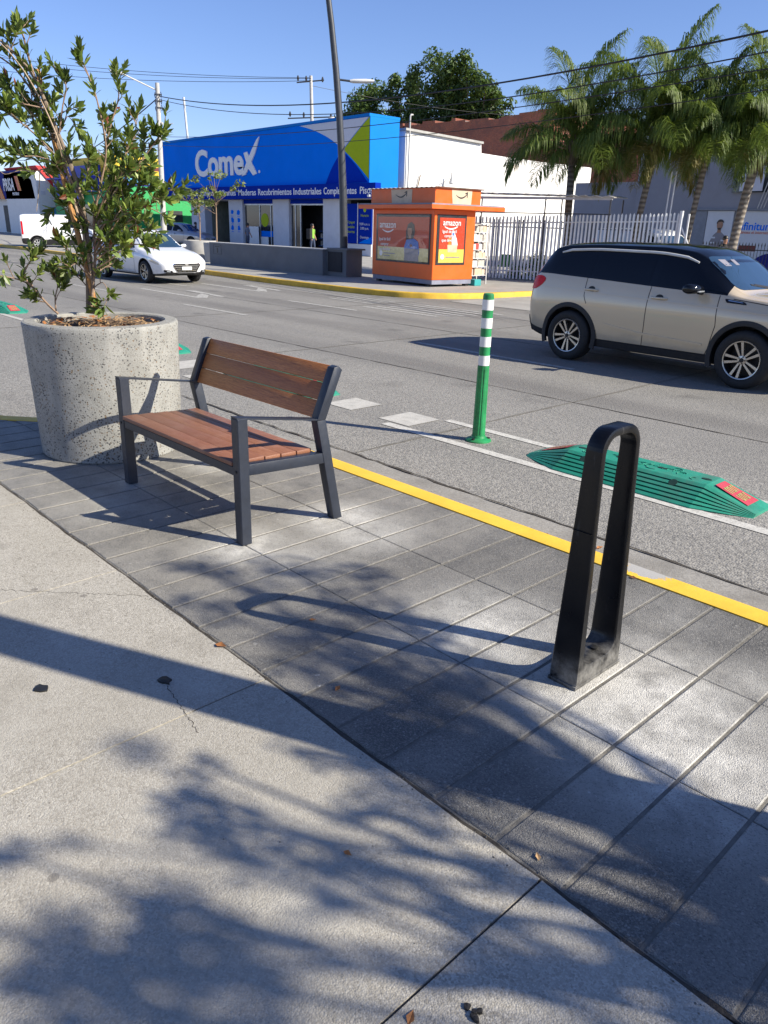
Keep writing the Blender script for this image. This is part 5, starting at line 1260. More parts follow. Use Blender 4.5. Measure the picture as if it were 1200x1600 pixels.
boxpart('display', -44.1, -43.0, 29.40, 29.44, .3, 1.35, 'white', t); boxpart('display', -43.05, -42.2, 29.585, 29.61, .2, .75, 'white', t); boxpart('display', -42.95, -41.7, 29.59, 29.61, .76, 1.1, 'facade_blue', t)
boxpart('inner_opening', -38.1, -37.55, 31.27, 31.295, 1.25, 2.3, 'white', t); boxpart('inner_opening', -37.45, -36.75, 31.27, 31.295, 1.25, 2.3, 'white', t)
for k in range(3): boxpart('shelf', -38.6, -36.7, 30.8, 31.25, .35 + .42 * k, .38 + .42 * k, 'shelfblue', t)
rq = random.Random(6); m = MB()
for k in range(2):
    for i in range(9): x = -38.5 + .2 * i; h_ = rq.uniform(.16, .3); m.box(x, x + .15, 30.86, 31.1, .38 + .42 * k, .38 + .42 * k + h_, .01)
o = m.build('paint_tins', 'tin', t, smooth=0); o['kind'] = 'stuff'
m = MB(); rq = random.Random(4)
for c in range(2):
    for r_ in range(3):
        x, z = -46.05 + .75 * c, 2.3 - .48 * r_ - .1; m.prism([(x + a * rq.uniform(.10, .2), z + b * rq.uniform(.10, .17)) for a, b in ((-1, -1), (0, -1.2), (1, -1), (1.1, .3), (.3, 1.1), (-.8, .8))], 'y', 29.435, 29.449); m.box(x - .14, x + .14, 29.436, 29.449, z - .27, z - .24)
m.build('poster_icons', 'facade_blue', t, smooth=0)
boxpart('awning_lamp', -32.0, -31.8, 28.75, 28.91, 3.0, 3.12, 'white', t, .02)

# ---- white-washed building beside it, brick hall behind
t = thing('whitewashed_building', 'sunlit whitewashed wall with stepped top and peeling patches, right of the blue shop', 'building', (0, 0, .02))
m = MB(); m.prism([(31.75, 0), (50, 0), (50, 5.78), (44.3, 5.74), (40.44, 5.76), (38.1, 5.80), (38.04, 6.28), (31.75, 6.42)], 'x', -54, -32.3); m.build('wall', 'whitewash', t, smooth=0)
m = MB(); m.prism([(31.6, 6.425), (38.05, 6.285), (38.05, 6.40), (31.6, 6.54)], 'x', -54, -32.12); m.build('coping', 'concrete_plain', t, smooth=0)
boxpart('party_wall', -54, -32.9, 31.39, 31.74, 0, 6.3, 'bark', t)
m = MB(); m.tube([(-32.15, 31.9, 0), (-32.15, 31.9, 7.1)], .045, 8); m.tube([(-32.15, 31.9, 7.1), (-32.15, 31.96, 7.2), (-32.15, 32.1, 7.2)], .045, 8); m.build('vent_pipe', 'polegrey', t)
m = MB(); m.tube([(-32.3, 34.62, 3.5), (-32.1, 34.62, 3.5), (-32.0, 34.7, 4.1), (-31.9, 34.95, 4.3), (-31.85, 35.1, 4.05)], .03, 6); lm = m.build('wall_lamp', 'polegrey', t)
m = MB(); m.lathe([(.05, .55), (.06, .3), (.16, 0), (.14, -.06), (0, -.06)], 14, (-31.85, 35.12, 4.0)); m.build('shade', 'lampgrey', lm)
m = MB(); m.tube([(-32.22, 32.6, 3.2), (-32.2, 32.9, 4.3)], .035, 6); m.build('broken_bracket', 'bark', t)
t = thing('brick_building', 'old dark red brick hall with a ragged top, rising behind the white wall', 'building', (0, 0, .02))
rq = random.Random(12); top = [(-60, 10.2)]
x = -60
zz = 10.35
while x < -24:
    zz2 = (10.35 if x < -41 else 8.3) + rq.choice((0, 0, .12, .25, -.15)); top += [(x + .02, zz2)]; x += rq.uniform(.25, 1.9); top += [(min(x, -24), zz2 + rq.uniform(-.05, .05))]
m = MB(); m.prism([(-60, 0)] + top + [(-24, 0)], 'y', 55, 70); m.build('wall', 'brick', t, smooth=0)
# ---- grey building on the right with posters
t = thing('grey_building', 'tall grey rendered building with wall posters, behind the palms at the right', 'building', (0, 0, 0))
boxpart('wall', -18.9, 16, 33, 44, -.1, 6.6, 'greywall', t); boxpart('low_wall', -22.2, -18.9, 33.2, 33.6, -.1, 3.75, 'greywall', t)
boxpart('metal_door', -16.25, -15.47, 32.93, 32.99, -.05, 2.56, 'steelblue', t)
boxpart('ledge', -16.3, 2, 32.86, 32.99, 2.58, 2.66, 'steelblue', t)
p = boxpart('poster_panel', -15.45, -14.36, 32.94, 32.985, .15, 2.56, 'paleposter', t)
def fig(poly, mat, y, parent=p, nm='printed_figure'): panel_y(nm, poly, y - .006, y, mat, parent)
yy = 32.938
fig([(-15.25, .2), (-15.2, 1.35), (-15.08, 1.62), (-14.96, 1.74), (-14.74, 1.74), (-14.60, 1.62), (-14.50, 1.35), (-14.46, .2)], 'adgrey', yy); fig([(-14.94, 1.72), (-14.92, 1.86), (-14.79, 1.86), (-14.77, 1.72)], 'adskin', yy - .007)
fig([(-14.86 + .125 * math.cos(k * .45), 2.02 + .18 * math.sin(k * .45)) for k in range(14)], 'adskin', yy - .007); fig(arc(-14.85, 2.09, .15, 5, 180, 10) + [(-14.98, 2.05), (-14.93, 2.14), (-14.80, 2.15)], 'adhair', yy - .014); fig([(-14.95, 1.91), (-14.77, 1.91), (-14.80, 1.84), (-14.92, 1.84)], 'adhair', yy - .014)
fig([(-15.12, .95), (-14.62, .95), (-14.62, 1.2), (-15.12, 1.2)], 'signred', yy - .007, p, 'chest_patch'); fig([(-15.0, 1.02), (-14.8, 1.02), (-14.8, 1.16), (-15.0, 1.16)], 'adyellow', yy - .014, p, 'chest_patch')
for q in range(3): fig(rect(-15.17 + .45 * (q % 2), -14.98 + .45 * (q % 2), 1.30 + .1 * q, 1.36 + .1 * q), 'paleposter', yy - .007, p, 'sleeve_patch')
p = boxpart('poster_panel', -14.25, -11.2, 32.94, 32.985, -.05, 2.56, 'paleposter', t)
text('infinitum', .42, 'facade_blue', face_y(-13.45, 32.935, 1.98), p, 'lettering', .016, .004); text('Llévate el internet', .155, 'signred', face_y(-13.45, 32.935, 1.76), p, 'lettering', .0, .004)
fig(rect(-13.95, -13.25, 1.05, 1.27), 'maroon', 32.938, p, 'printed_box'); fig(arc(-12.6, .1, .9, 0, 180, 16), 'deepnavy', 32.938, p, 'printed_arc')
wn = boxpart('window', -14.6, -12.6, 32.90, 32.99, 3.25, 5.1, 'shopglass', t); boxpart('window_blind', -14.3, -13.4, 32.885, 32.899, 3.3, 4.2, 'facade_grey', wn)
m = MB(); 
for q in range(3): m.tube([(-13.2 - .12 * q, 32.85, 2.66), (-12.6 - .12 * q, 32.8, 5.0)], .02, 5)
m.build('stay_rods', 'aluminium', t)

# ---- shops at the far left
t = thing('hardware_shop', 'yellow and green shop with a red triangle mark, left of the long blue shop', 'shop', (0, 0, .02))
boxpart('wall', -72, -60, 28, 46, 0, 4.0, 'buildgreen', t); boxpart('yellow_fascia', -72, -59.97, 28.02, 46, 4.75, 6.05, 'buildyellow', t); boxpart('blue_strip', -72, -59.95, 28.01, 46, 4.16, 4.56, 'skyblue', t); boxpart('white_strip', -72, -59.94, 28.015, 46, 4.565, 4.745, 'white', t)
boxpart('lower_strip', -72, -59.98, 28.005, 46, 4.005, 4.155, 'deepnavy', t)
m = MB(); m.prism([(29.75, 4.85), (30.95, 4.85), (30.35, 5.82)], 'x', -59.969, -59.955); tri = m.build('triangle_mark', 'signred', t, smooth=0)
m = MB()
for y in (30.15, 30.35, 30.55): m.box(-59.954, -59.948, y - .04, y + .04, 5.0, 5.18)
m.box(-59.954, -59.948, 30.05, 30.65, 4.92, 4.97); m.build('mark_window', 'buildyellow', tri, smooth=0)
boxpart('red_lettering_bar', -59.968, -59.955, 31.3, 33.2, 5.15, 5.40, 'maroon', t)
boxpart('blue_fascia', -70.5, -62.2, 27.6, 27.98, 3.55, 5.45, 'buildblue', t); boxpart('canopy', -70.5, -62.2, 26.9, 27.98, 4.5, 4.62, 'buildblue', t); boxpart('sign_board', -70.3, -65.5, 27.55, 27.59, 3.0, 4.3, 'buildblue', t); text('ISO', 1.2, 'signwhite', face_y(-67.7, 27.54, 3.55), t, 'lettering', .02, .01)
boxpart('shop_front', -69.8, -62.0, 27.9, 27.99, 0, 2.6, 'shopglass', t)
boxpart('door', -59.985, -59.96, 32.3, 33.6, 0, 2.3, 'darkroom', t)
t = thing('red_roof_shop', 'white shop with a steep red roof, between the navy shop and the blue front', 'shop', (0, 0, .02))
m = MB(); m.prism([(27.3, 0), (33, 0), (33, 3.2), (29.9, 3.2), (27.9, 5.3), (27.3, 5.3)], 'x', -82, -74); m.build('wall', 'white', t, smooth=0)
m = MB(); m.prism([(27.35, 5.75), (28.2, 5.75), (30.7, 3.1), (29.55, 3.1)], 'x', -81.9, -73.85); m.build('roof', 'roofred', t, smooth=0)
boxpart('poster', -73.99, -73.96, 28.15, 29.25, 1.1, 2.4, 'skyblue', t); boxpart('poster_band', -73.959, -73.94, 28.2, 29.2, 1.12, 1.45, 'magred', t); boxpart('door', -73.99, -73.965, 29.75, 30.6, 0, 2.4, 'darkroom', t); boxpart('wall_plate', -73.99, -73.96, 27.6, 28.0, 3.4, 3.7, 'facade_grey', t)
t = thing('navy_shop', 'navy and maroon paint shop with slanted stripes at the left edge', 'shop', (0, 0, .02))
boxpart('wall', -92, -74.6, 27.8, 40, 0, 3.05, 'white', t); m = MB(); m.prism([(-82.6, 3.06), (-74.62, 3.06), (-75.1, 4.6), (-77.6, 5.5), (-84.4, 5.5)], 'y', 27.3, 32); m.build('sign_box', 'deepnavy', t, smooth=0)
panel_y('maroon_stripe', [(-90, 3.06), (-83.4, 3.06), (-85.2, 5.3), (-90, 5.3)], 27.28, 27.9, 'maroon', t); panel_y('orange_stripe', [(-83.39, 3.06), (-82.35, 3.06), (-84.1, 5.35), (-85.19, 5.3)], 27.25, 27.299, 'orange', t)
text('PRISA', 1.5, 'signwhite', face_y(-80.9, 27.27, 4.25), t, 'lettering', .02, .01, .78); text('PINTURAS', .36, 'signwhite', face_y(-79.3, 27.28, 3.48), t, 'lettering', .01, .01)
panel_y('logo_stripe', [(-78.6, 3.75), (-78.15, 3.75), (-78.75, 5.0), (-79.2, 5.0)], 27.27, 27.29, 'signred', t); panel_y('logo_stripe', [(-78.14, 3.75), (-77.75, 3.75), (-78.35, 5.0), (-78.74, 5.0)], 27.27, 27.29, 'orange', t)
for x0, x1, mt in ((-84.5, -82.5, 'darkroom'), (-81.9, -80.7, 'facade_navy'), (-79.6, -78.3, 'white'), (-78.2, -77.0, 'maroon')): boxpart('shop_front', x0, x1, 27.72, 27.79, .05, 2.5, mt, t)

# ---- orange kiosk
KW, KD = 2.85, 1.55
t = thing('kiosk', 'orange delivery kiosk with big poster windows and an overhanging awning on the far walk', 'kiosk', (-15.333, 16.294, .02), R(-6))
boxpart('plinth', -KW + .02, -.02, .02, KD - .02, .07, .19, 'kioskgrey', t); m = MB()
for x, y in ((-KW + .1, .1), (-.35, .1), (-KW + .1, KD - .2), (-.2, KD - .2)): m.box(x, x + .14, y, y + .12, 0, .0695)
m.build('foot', 'kioskdark', t, smooth=0)
boxpart('body', -KW, 0, 0, KD, .191, 2.06, 'kiosk', t, .012)
boxpart('awning', -KW - .36, .22, -.30, KD + .95, 2.062, 2.175, 'kiosk', t, .008); boxpart('awning_top', -KW - .34, .20, -.28, KD + .93, 2.176, 2.21, 'kioskgrey', t)
boxpart('parapet', -KW - .02, .05, -.06, KD + .1, 2.211, 2.60, 'kiosk', t)
m = MB(); n = 60; xs_ = [lerp(-KW - .12, .14, i / n) for i in range(n + 1)]; z_ = [2.612 + .012 * math.cos(i * 1.57) for i in range(n + 1)]
A = [[m.b.verts.new((x, y, z + .0)) for x, z in zip(xs_, z_)] for y in (-.12, KD + .2)]; B_ = [[m.b.verts.new((x, y, z + .006)) for x, z in zip(xs_, z_)] for y in (-.12, KD + .2)]
for i in range(n): m._f([A[0][i], A[1][i], A[1][i + 1], A[0][i + 1]]); m._f([B_[0][i], B_[0][i + 1], B_[1][i + 1], B_[1][i]]); m._f([A[0][i], A[0][i + 1], B_[0][i + 1], B_[0][i]]); m._f([A[1][i + 1], A[1][i], B_[1][i], B_[1][i + 1]])
m.build('corrugated_roof', 'tin', t, smooth=0)
def smile(cx, cz, w_, f):                                   # smile arrow as flat polygons; f(u, z) -> 3D prism
    lo = curve3((cx - w_, cz + .05), (cx, cz - .13), (cx + w_ * .85, cz + .07)); hi = curve3((cx + w_ * .85, cz + .10), (cx, cz - .075), (cx - w_, cz + .06)); f(lo + hi)
    f([(cx + w_ * .55, cz + .115), (cx + w_ * 1.0, cz + .15), (cx + w_ * .95, cz - .0), (cx + w_ * .85, cz - .0), (cx + w_ * .88, cz + .105), (cx + w_ * .55, cz + .09)])
for face in 'yx':
    m = MB(); m2 = MB()
    def put(mm, poly, d0, d1):
        if face == 'y': mm.prism(poly, 'y', -.06 - d1, -.06 - d0)
        else: mm.prism(poly, 'x', .05 + d0, .05 + d1)
    if face == 'y': a, b = -1.88, -.95
    else: a, b = .55, 1.28
    put(m, [(a + .03, 2.215), (b - .0, 2.215), (b + .02, 2.58), (a - .02, 2.58)], .001, .008); cd = m.build('parcel_print', 'card', t, smooth=0)
    smile((a + b) / 2, 2.39, .26 if face == 'y' else .22, lambda P_: put(m2, P_, .0085, .012)); m2.build('smile_mark', 'kioskdark', cd, smooth=0)
# poster window on the street face
def poster(face):
    if face == 'y':
        u0, u1, z0, z1 = -KW + .20, -.13, .60, 1.93
        def put(nm, poly, d, mat, par, th=.004):
            m = MB(); m.prism(poly, 'y', -d - th, -d); return m.build(nm, mat, par, smooth=0)
        W_ = lambda x, z: face_y(x, -.034, z)
    else:
        u0, u1, z0, z1 = .10, 1.20, .60, 1.93
        def put(nm, poly, d, mat, par, th=.004):
            m = MB(); m.prism(poly, 'x', d, d + th); return m.build(nm, mat, par, smooth=0)
        W_ = lambda y, z: face_x(.034, y, z)
    fr = put('poster_frame', rect(u0, u1, z0, z1), .002, 'kioskdark', t, .010)
    a, b, c, d = u0 + .09, u1 - .06, z0 + .06, z1 - .08
    bg = put('poster', rect(a, b, c, d), .0125, 'kioskred' if face == 'y' else 'adred', fr)
    if face == 'y':
        put('sand_band', rect(a, b, c, c + .36), .017, 'adsand', bg, .003)
        text('amazon', .27, 'signwhite', W_(a + .50, d - .22), bg, 'lettering', .004, .002, .95)
        put('smile_line', curve3((a + .22, d - .34), (a + .5, d - .46), (a + .75, d - .33)) + curve3((a + .75, d - .36), (a + .5, d - .51), (a + .22, d - .36)), .017, 'signwhite', bg)
        for k, s_ in enumerate(('Igual de fácil', 'comprar', 'que devolver')): text(s_, .125, 'signwhite', W_(a + .36, d - .62 - .14 * k), bg, 'lettering', .004, .002, .9)
        # printed woman with a laptop
        cx = a + 1.62
        F_ = lambda nm, P_, mt, dd: put(nm, P_, dd, mt, bg, .0015)
        F_('printed_hair', [(cx - .26, d - .62), (cx - .27, d - .40), (cx - .20, d - .20), (cx - .04, d - .13), (cx + .10, d - .20), (cx + .14, d - .40), (cx + .08, d - .58)], 'adhair', .0205)
        F_('printed_face', [(cx - .10 + .10 * math.cos(k * .5), d - .38 + .15 * math.sin(k * .5)) for k in range(13)], 'adskin', .0225)
        F_('printed_fringe', arc(cx - .10, d - .30, .12, 0, 180, 8), 'adhair', .0242); F_('printed_neck', rect(cx - .14, cx - .04, d - .58, d - .46), 'adskin', .0218)
        F_('printed_shirt', [(cx - .30, c + .02), (cx - .33, d - .80), (cx - .24, d - .62), (cx - .10, d - .56), (cx + .12, d - .58), (cx + .30, d - .66), (cx + .36, d - .95), (cx + .30, c + .02)], 'adblue', .0205)
        F_('printed_laptop', [(cx - .04, c + .30), (cx + .42, c + .34), (cx + .40, d - .86), (cx - .06, d - .88)], 'adgrey', .0225); F_('printed_trousers', [(cx - .32, c), (cx - .30, c + .34), (cx + .32, c + .34), (cx + .34, c)], 'adgrey', .0222)
        F_('printed_hand', [(cx + .06 * math.cos(k * .7) - .02, c + .42 + .04 * math.sin(k * .7)) for k in range(9)], 'adskin', .0245)
        F_('printed_badge', arc(a + .17, c + .17, .08, 0, 345, 14), 'signwhite', .0205); F_('small_print', rect(a + .30, a + .85, c + .16, c + .19), 'adgrey', .0205); F_('small_print', rect(a + .30, a + .6, c + .09, c + .12), 'adgrey', .0205)
    else:
        put('yellow_band', rect(a, b, c, c + .36), .017, 'adyellow', bg, .003)
        text('amazon', .23, 'signwhite', W_(a + .44, d - .13), bg, 'lettering', .004, .002, .95)
        put('smile_line', curve3((a + .18, d - .22), (a + .42, d - .33), (a + .66, d - .21)) + curve3((a + .66, d - .24), (a + .42, d - .375), (a + .18, d - .24)), .017, 'signwhite', bg)
        for k, s_ in enumerate(('Igual de fácil', 'comprar', 'que devolver')): text(s_, .115, 'signwhite', W_(a + .36, d - .36 - .115 * k), bg, 'lettering', .002, .002, .95)
        cx = a + .50
        F_ = lambda nm, P_, mt, dd: put(nm, P_, dd, mt, bg, .0015)
        F_('printed_parcel', [(cx - .17, c + .28), (cx + .17, c + .28), (cx + .19, c + .48), (cx - .19, c + .48)], 'card', .0215); F_('printed_bottle', rect(cx - .16, cx - .05, c + .48, c + .68), 'orange', .0205); F_('printed_shoe', [(cx - .02, c + .46), (cx + .20, c + .46), (cx + .16, c + .62), (cx + .03, c + .86), (cx - .05, c + .84)], 'signwhite', .0212); F_('printed_cap', [(cx - .03, c + .70), (cx + .06, c + .70), (cx + .05, c + .80), (cx - .02, c + .80)], 'adblue', .0232)
        F_('printed_badge', arc(a + .14, c + .16, .07, 0, 345, 14), 'signwhite', .0205); F_('small_print', rect(a + .26, a + .8, c + .13, c + .16), 'adgrey', .0205)
    gl = put('glass', rect(u0 + .03, u1 - .03, z0 + .03, z1 - .03), .052, 'posterglass', fr, .002)
t_ = NT('poster_glass'); tr = t_.n('ShaderNodeBsdfTransparent'); gs = t_.n('ShaderNodeBsdfGlossy'); gs.inputs['Roughness'].default_value = .02; fl_ = t_.n('ShaderNodeLayerWeight'); fz = t_.n('ShaderNodeMapRange'); t_.t.links.new(fl_.outputs['Facing'], fz.inputs[0]); fz.inputs[3].default_value = .01; fz.inputs[4].default_value = .06; mx = t_.n('ShaderNodeMixShader')
t_.t.links.new(fz.outputs[0], mx.inputs[0]); t_.t.links.new(tr.outputs[0], mx.inputs[1]); t_.t.links.new(gs.outputs[0], mx.inputs[2]); t_.t.links.new(mx.outputs[0], t_.t.nodes['Material Output'].inputs[0]); MT['posterglass'] = t_.m
poster('y'); poster('x')
# magazine rack beside the kiosk
t = thing('magazine_rack', 'tall white wire rack of magazines and papers standing beside the orange kiosk', 'magazine rack', (-15.55, 18.22, .02), R(94))
m = MB(); W_, D_, H_ = .78, .34, 1.72
for x in (0, W_):
    m.box(x - .015, x + .015, -.015, .015, 0, H_); m.box(x - .015, x + .015, D_, D_ + .03, 0, H_)
m.box(-.016, W_ + .016, -.016, .016, H_, H_ + .03); m.box(-.016, W_ + .016, D_ - .001, D_ + .031, H_, H_ + .03); m.build('frame', 'lampgrey', t, smooth=0)
boxpart('back_panel', 0.016, W_ - .016, D_ + .005, D_ + .02, .2, H_, 'magpale', t)
rq = random.Random(15)
for k in range(6):
    z = .25 + .245 * k; sh = boxpart('shelf', .016, W_ - .016, -.005, D_, z, z + .015, 'lampgrey', t)
    for i in range(4):
        x = .03 + i * .185; boxpart('magazine', x, x + .165, .02 + .05 * rq.random(), .10 + .05 * rq.random(), z + .0155, z + .0155 + rq.uniform(.15, .21), rq.choice(('magpale', 'magpale', 'card', 'lampgrey', 'magpale', 'magpale', 'magred' if rq.random() < .4 else 'magpale')), sh)
tag(boxpart('teal_crate', -15.45, -15.15, 17.95, 18.25, .02, .20, 'magteal', None, .01), 'small teal crate on the pavement at the foot of the magazine rack', 'crate')
# tin shelter behind
t = thing('tin_shelter', 'corrugated tin roof on thin posts behind the orange kiosk', 'shelter', (-19.2, 19.6, .02), R(20))
m = MB(); n = 70
A = [[m.b.verts.new((lerp(0, 6.4, i / n), y, 2.72 - .02 * lerp(0, 6, i / n) + .02 * math.cos(i * 1.57) + y * .03)) for i in range(n + 1)] for y in (0, 2.2)]
for i in range(n): m._f([A[0][i], A[1][i], A[1][i + 1], A[0][i + 1]])
o = m.build('roof', 'tin', t, smooth=0); sd = o.modifiers.new('s', 'SOLIDIFY'); sd.thickness = .02
for x, y in ((.1, .1), (2.2, .1), (4.3, .1), (6.3, .1), (.1, 2.1), (4.3, 2.1), (6.3, 2.1)):
    m = MB(); m.tube([(x, y, 0), (x, y, 2.58)], .025, 6); m.build('post', 'kioskdark', t)
boxpart('beam', .05, 6.35, .06, .12, 2.50, 2.575, 'polegrey', t); boxpart('rail', .05, 6.35, .07, .11, 2.08, 2.11, 'kioskdark', t)

# ---- low grey wall, planters with saplings
t = thing('low_wall', 'low dark grey rendered wall with a pale top along the far kerb', 'wall', (0, 0, .02))
boxpart('wall', -27.6, -20.55, 16.55, 17.0, 0, .80, 'lowwall', t); boxpart('coping', -27.62, -20.50, 16.53, 17.02, .802, .83, 'lowwalltop', t); boxpart('end_block', -20.55, -19.55, 16.72, 17.4, 0, .82, 'lowwall', t); boxpart('end_coping', -20.49, -19.45, 16.68, 17.45, .822, .875, 'lowwall', t)
boxpart('dark_panel', -20.45, -19.75, 16.69, 16.718, .14, .76, 'darkpanel', t)
m = MB(); x0, x1, z0, z1 = -27.3, -26.75, .40, .74
for a, b, c, d in ((x0, x1, z0, z0 + .012), (x0, x1, z1 - .012, z1), (x0, x0 + .012, z0, z1), (x1 - .012, x1, z0, z1), (x0 + .12, x1 - .12, .66, .69), (x0 + .24, x1 - .24, .45, .63)): m.box(a, b, 16.542, 16.549, c, d)
m.build('stencil_mark', 'kioskdark', t, smooth=0)
def far_planter(label, x, y, r, h):
    t = thing('concrete_planter', label, 'planter', (x, y, .02), 0, 'plain concrete planters across the road'); m = MB(); m.lathe([(0, 0), (r * .94, 0), (r, h - .03), (r - .01, h), (r - .09, h), (r - .10, h - .08), (0, h - .06)], 36); m.build('pot', 'concrete_plain', t); 
far_planter('plain concrete planter behind the white sedan with a leafy sapling, left one of two', -30.75, 18.0, .72, .80); far_planter('plain concrete planter against the end of the low grey wall, right one of two', -29.0, 17.75, .55, .76)
def sapling(label, loc, h, spread, seed, n, leaf):
    rs = random.Random(seed); t = thing('sapling', label, 'tree', loc, 0, 'saplings in the far planters'); m = MB(); m.tube([(0, 0, 0), (.03, .02, h * .5), (-.02, .05, h * .75), (.02, .0, h)], [.03, .026, .018, .008], 6); m.build('trunk', 'twig', t, smooth=60)
    B = [(Vector((rs.gauss(0, spread), rs.gauss(0, spread), h * rs.uniform(.62, 1.05))), rs.uniform(.12, .25), .7) for _ in range(16)]
    m = MB()
    for c, r, q in B: m.tube([(0, .02, c.z * .72), c * 1.0], [.008, .004], 4, False)
    m.build('branches', 'twig', t); V, F, T = leaf_cloud(B, n, leaf, rs); pydata('crown', V, F, 'youngleaf', t, T)
sapling('short leafy sapling in the left plain concrete planter', (-30.75, 18.0, .75), 2.0, .42, 3, 420, .16); sapling('thin airy sapling in the right plain concrete planter', (-29.0, 17.75, .72), 2.55, .45, 5, 380, .15)
# ---- picket fence, gate post, railing
t = thing('picket_fence', 'long white metal picket fence in front of the palm trunks', 'fence', (0, 0, 0))
A, Bv = Vector((-17.9, 20.9, .0)), Vector((-11.9, 23.45, .0)); L = (Bv - A).length; d = (Bv - A).normalized(); s = Vector((-d.y, d.x, 0))
N = 56; rq = random.Random(5)
for i in range(N):
    p = A + d * (L * i / (N - 1)); a = Vector((.8, -.6, 0)) * .004; w_ = Vector((.6, .8, 0)) * .030; tilt = d * rq.uniform(-.008, .008); h = 2.0 + .22 * i / N + rq.uniform(-.015, .015)
    m = MB(); V = [(p - w_ - a, p + w_ - a, p + w_ + a, p - w_ + a)]
    lo = [m.b.verts.new(q + Vector((0, 0, .06))) for q in V[0]]; md = [m.b.verts.new(q + Vector((0, 0, h - .05)) + tilt) for q in V[0]]; hi = [m.b.verts.new(p + tilt + o_ + Vector((0, 0, h))) for o_ in (-w_ * .2 - a, w_ * .2 - a, w_ * .2 + a, -w_ * .2 + a)]
    for x, y in ((lo, md), (md, hi)):
        for k in range(4): m._f([x[k], x[(k + 1) % 4], y[(k + 1) % 4], y[k]])
    m._f(lo[::-1]); m._f(hi); m.build('picket', 'fencewhite', t, smooth=0)
for z0, z1 in ((.30, .34), (1.78, 1.98)):
    m = MB(); p, q = A + s * .03, Bv + s * .03; m.tube([p + Vector((0, 0, z0)), q + Vector((0, 0, z1))], .022, 6); m.build('rail', 'fencewhite', t)
m = MB(); p = Bv + d * .08; m.tube([p + Vector((0, 0, 0)), p + Vector((0, 0, 2.28))], .06, 8); m.tube([p + d * .22, p + d * .22 + Vector((0, 0, 2.2))], .03, 8); m.tube([p + Vector((0, 0, 1.9)), p + d * .55 + Vector((0, 0, .9))], .025, 6); m.build('end_post', 'fencewhite', t)
for k in (0, .13): 
    m = MB(); q = A + d * (L * .93 + k); q = q + s * .5; m.tube([q, q + Vector((.05, 0, 3.4))], .022, 6); tag(m.build('thin_pole', 'fencewhite', None), 'thin white pole behind the fence end, %s of the pair' % ('left' if k == 0 else 'right'), 'pole', 'thin white poles')
t = thing('back_fence', 'second layer of bluish picket fence running behind the white one', 'fence', (0, 0, 0))
A2 = Vector((-18.9, 22.6, 0)); N = 40
for i in range(N):
    p = A2 + d * (.150 * i); m = MB(); m.box(p.x - .028, p.x + .028, p.y - .006, p.y + .006, .05, 1.95); m.build('picket', 'steelblue', t, smooth=0)
m = MB(); m.tube([A2 + Vector((0, .03, 1.7)), A2 + d * 5.9 + Vector((0, .03, 1.7))], .02, 6); m.build('rail', 'steelblue', t)
t = thing('iron_railing', 'black iron railing with spear tops in front of the poster wall at the right edge', 'railing', (0, 0, 0))
for i in range(34):
    x = -13.4 + .11 * i; m = MB(); m.tube([(x, 28.6, -.05), (x, 28.6, 1.28)], .009, 5); m.tube([(x, 28.6, 1.28), (x, 28.6, 1.33), (x, 28.6, 1.42)], [.010, .020, .002], 5); m.build('bar', 'railblack', t)
for z in (.15, 1.15):
    m = MB(); m.box(-13.5, -9.6, 28.585, 28.615, z, z + .03); m.build('rail', 'railblack', t)
tag(boxpart('hedge_kerb', -17, -8, 28.9, 29.1, -.1, .12, 'concrete_plain', None), 'low concrete kerb under the iron railing at the right', 'kerb')
# bushes and a green chair behind the fence
def bush(label, c, rad, n, seed):
    rs = random.Random(seed); B = crown_blobs((0, 0, rad[2]), rad, 12, rs, .18, .34); V, F, T = leaf_cloud(B, n, .10, rs); o = pydata('bush', V, F, 'hedgeleaf', None, T); o.location = c; tag(o, label, 'bush', 'bushes behind the fence')
bush('round green bush behind the middle of the picket fence', (-16.3, 22.6, 0), (.55, .4, .38), 900, 3); bush('low green bush behind the picket fence, just left of the SUV tail', (-15.2, 23.2, 0), (.8, .4, .42), 1300, 4); bush('small low bush at the foot of the fence near the green chair', (-17.0, 22.4, 0), (.4, .3, .16), 420, 6)
t = thing('plastic_chair', 'small green plastic chair behind the pickets next to the magazine rack', 'chair', (-17.35, 22.05, .02), R(20))
boxpart('seat', -.2, .2, -.2, .2, .38, .42, 'greenplastic', t, .01); boxpart('backrest', -.2, .2, .18, .21, .42, .78, 'greenplastic', t, .01)
for x in (-.18, .18):
    for y in (-.18, .18): m = MB(); m.tube([(x * 1.1, y * 1.1, 0), (x, y, .38)], .018, 6); m.build('leg', 'greenplastic', t)

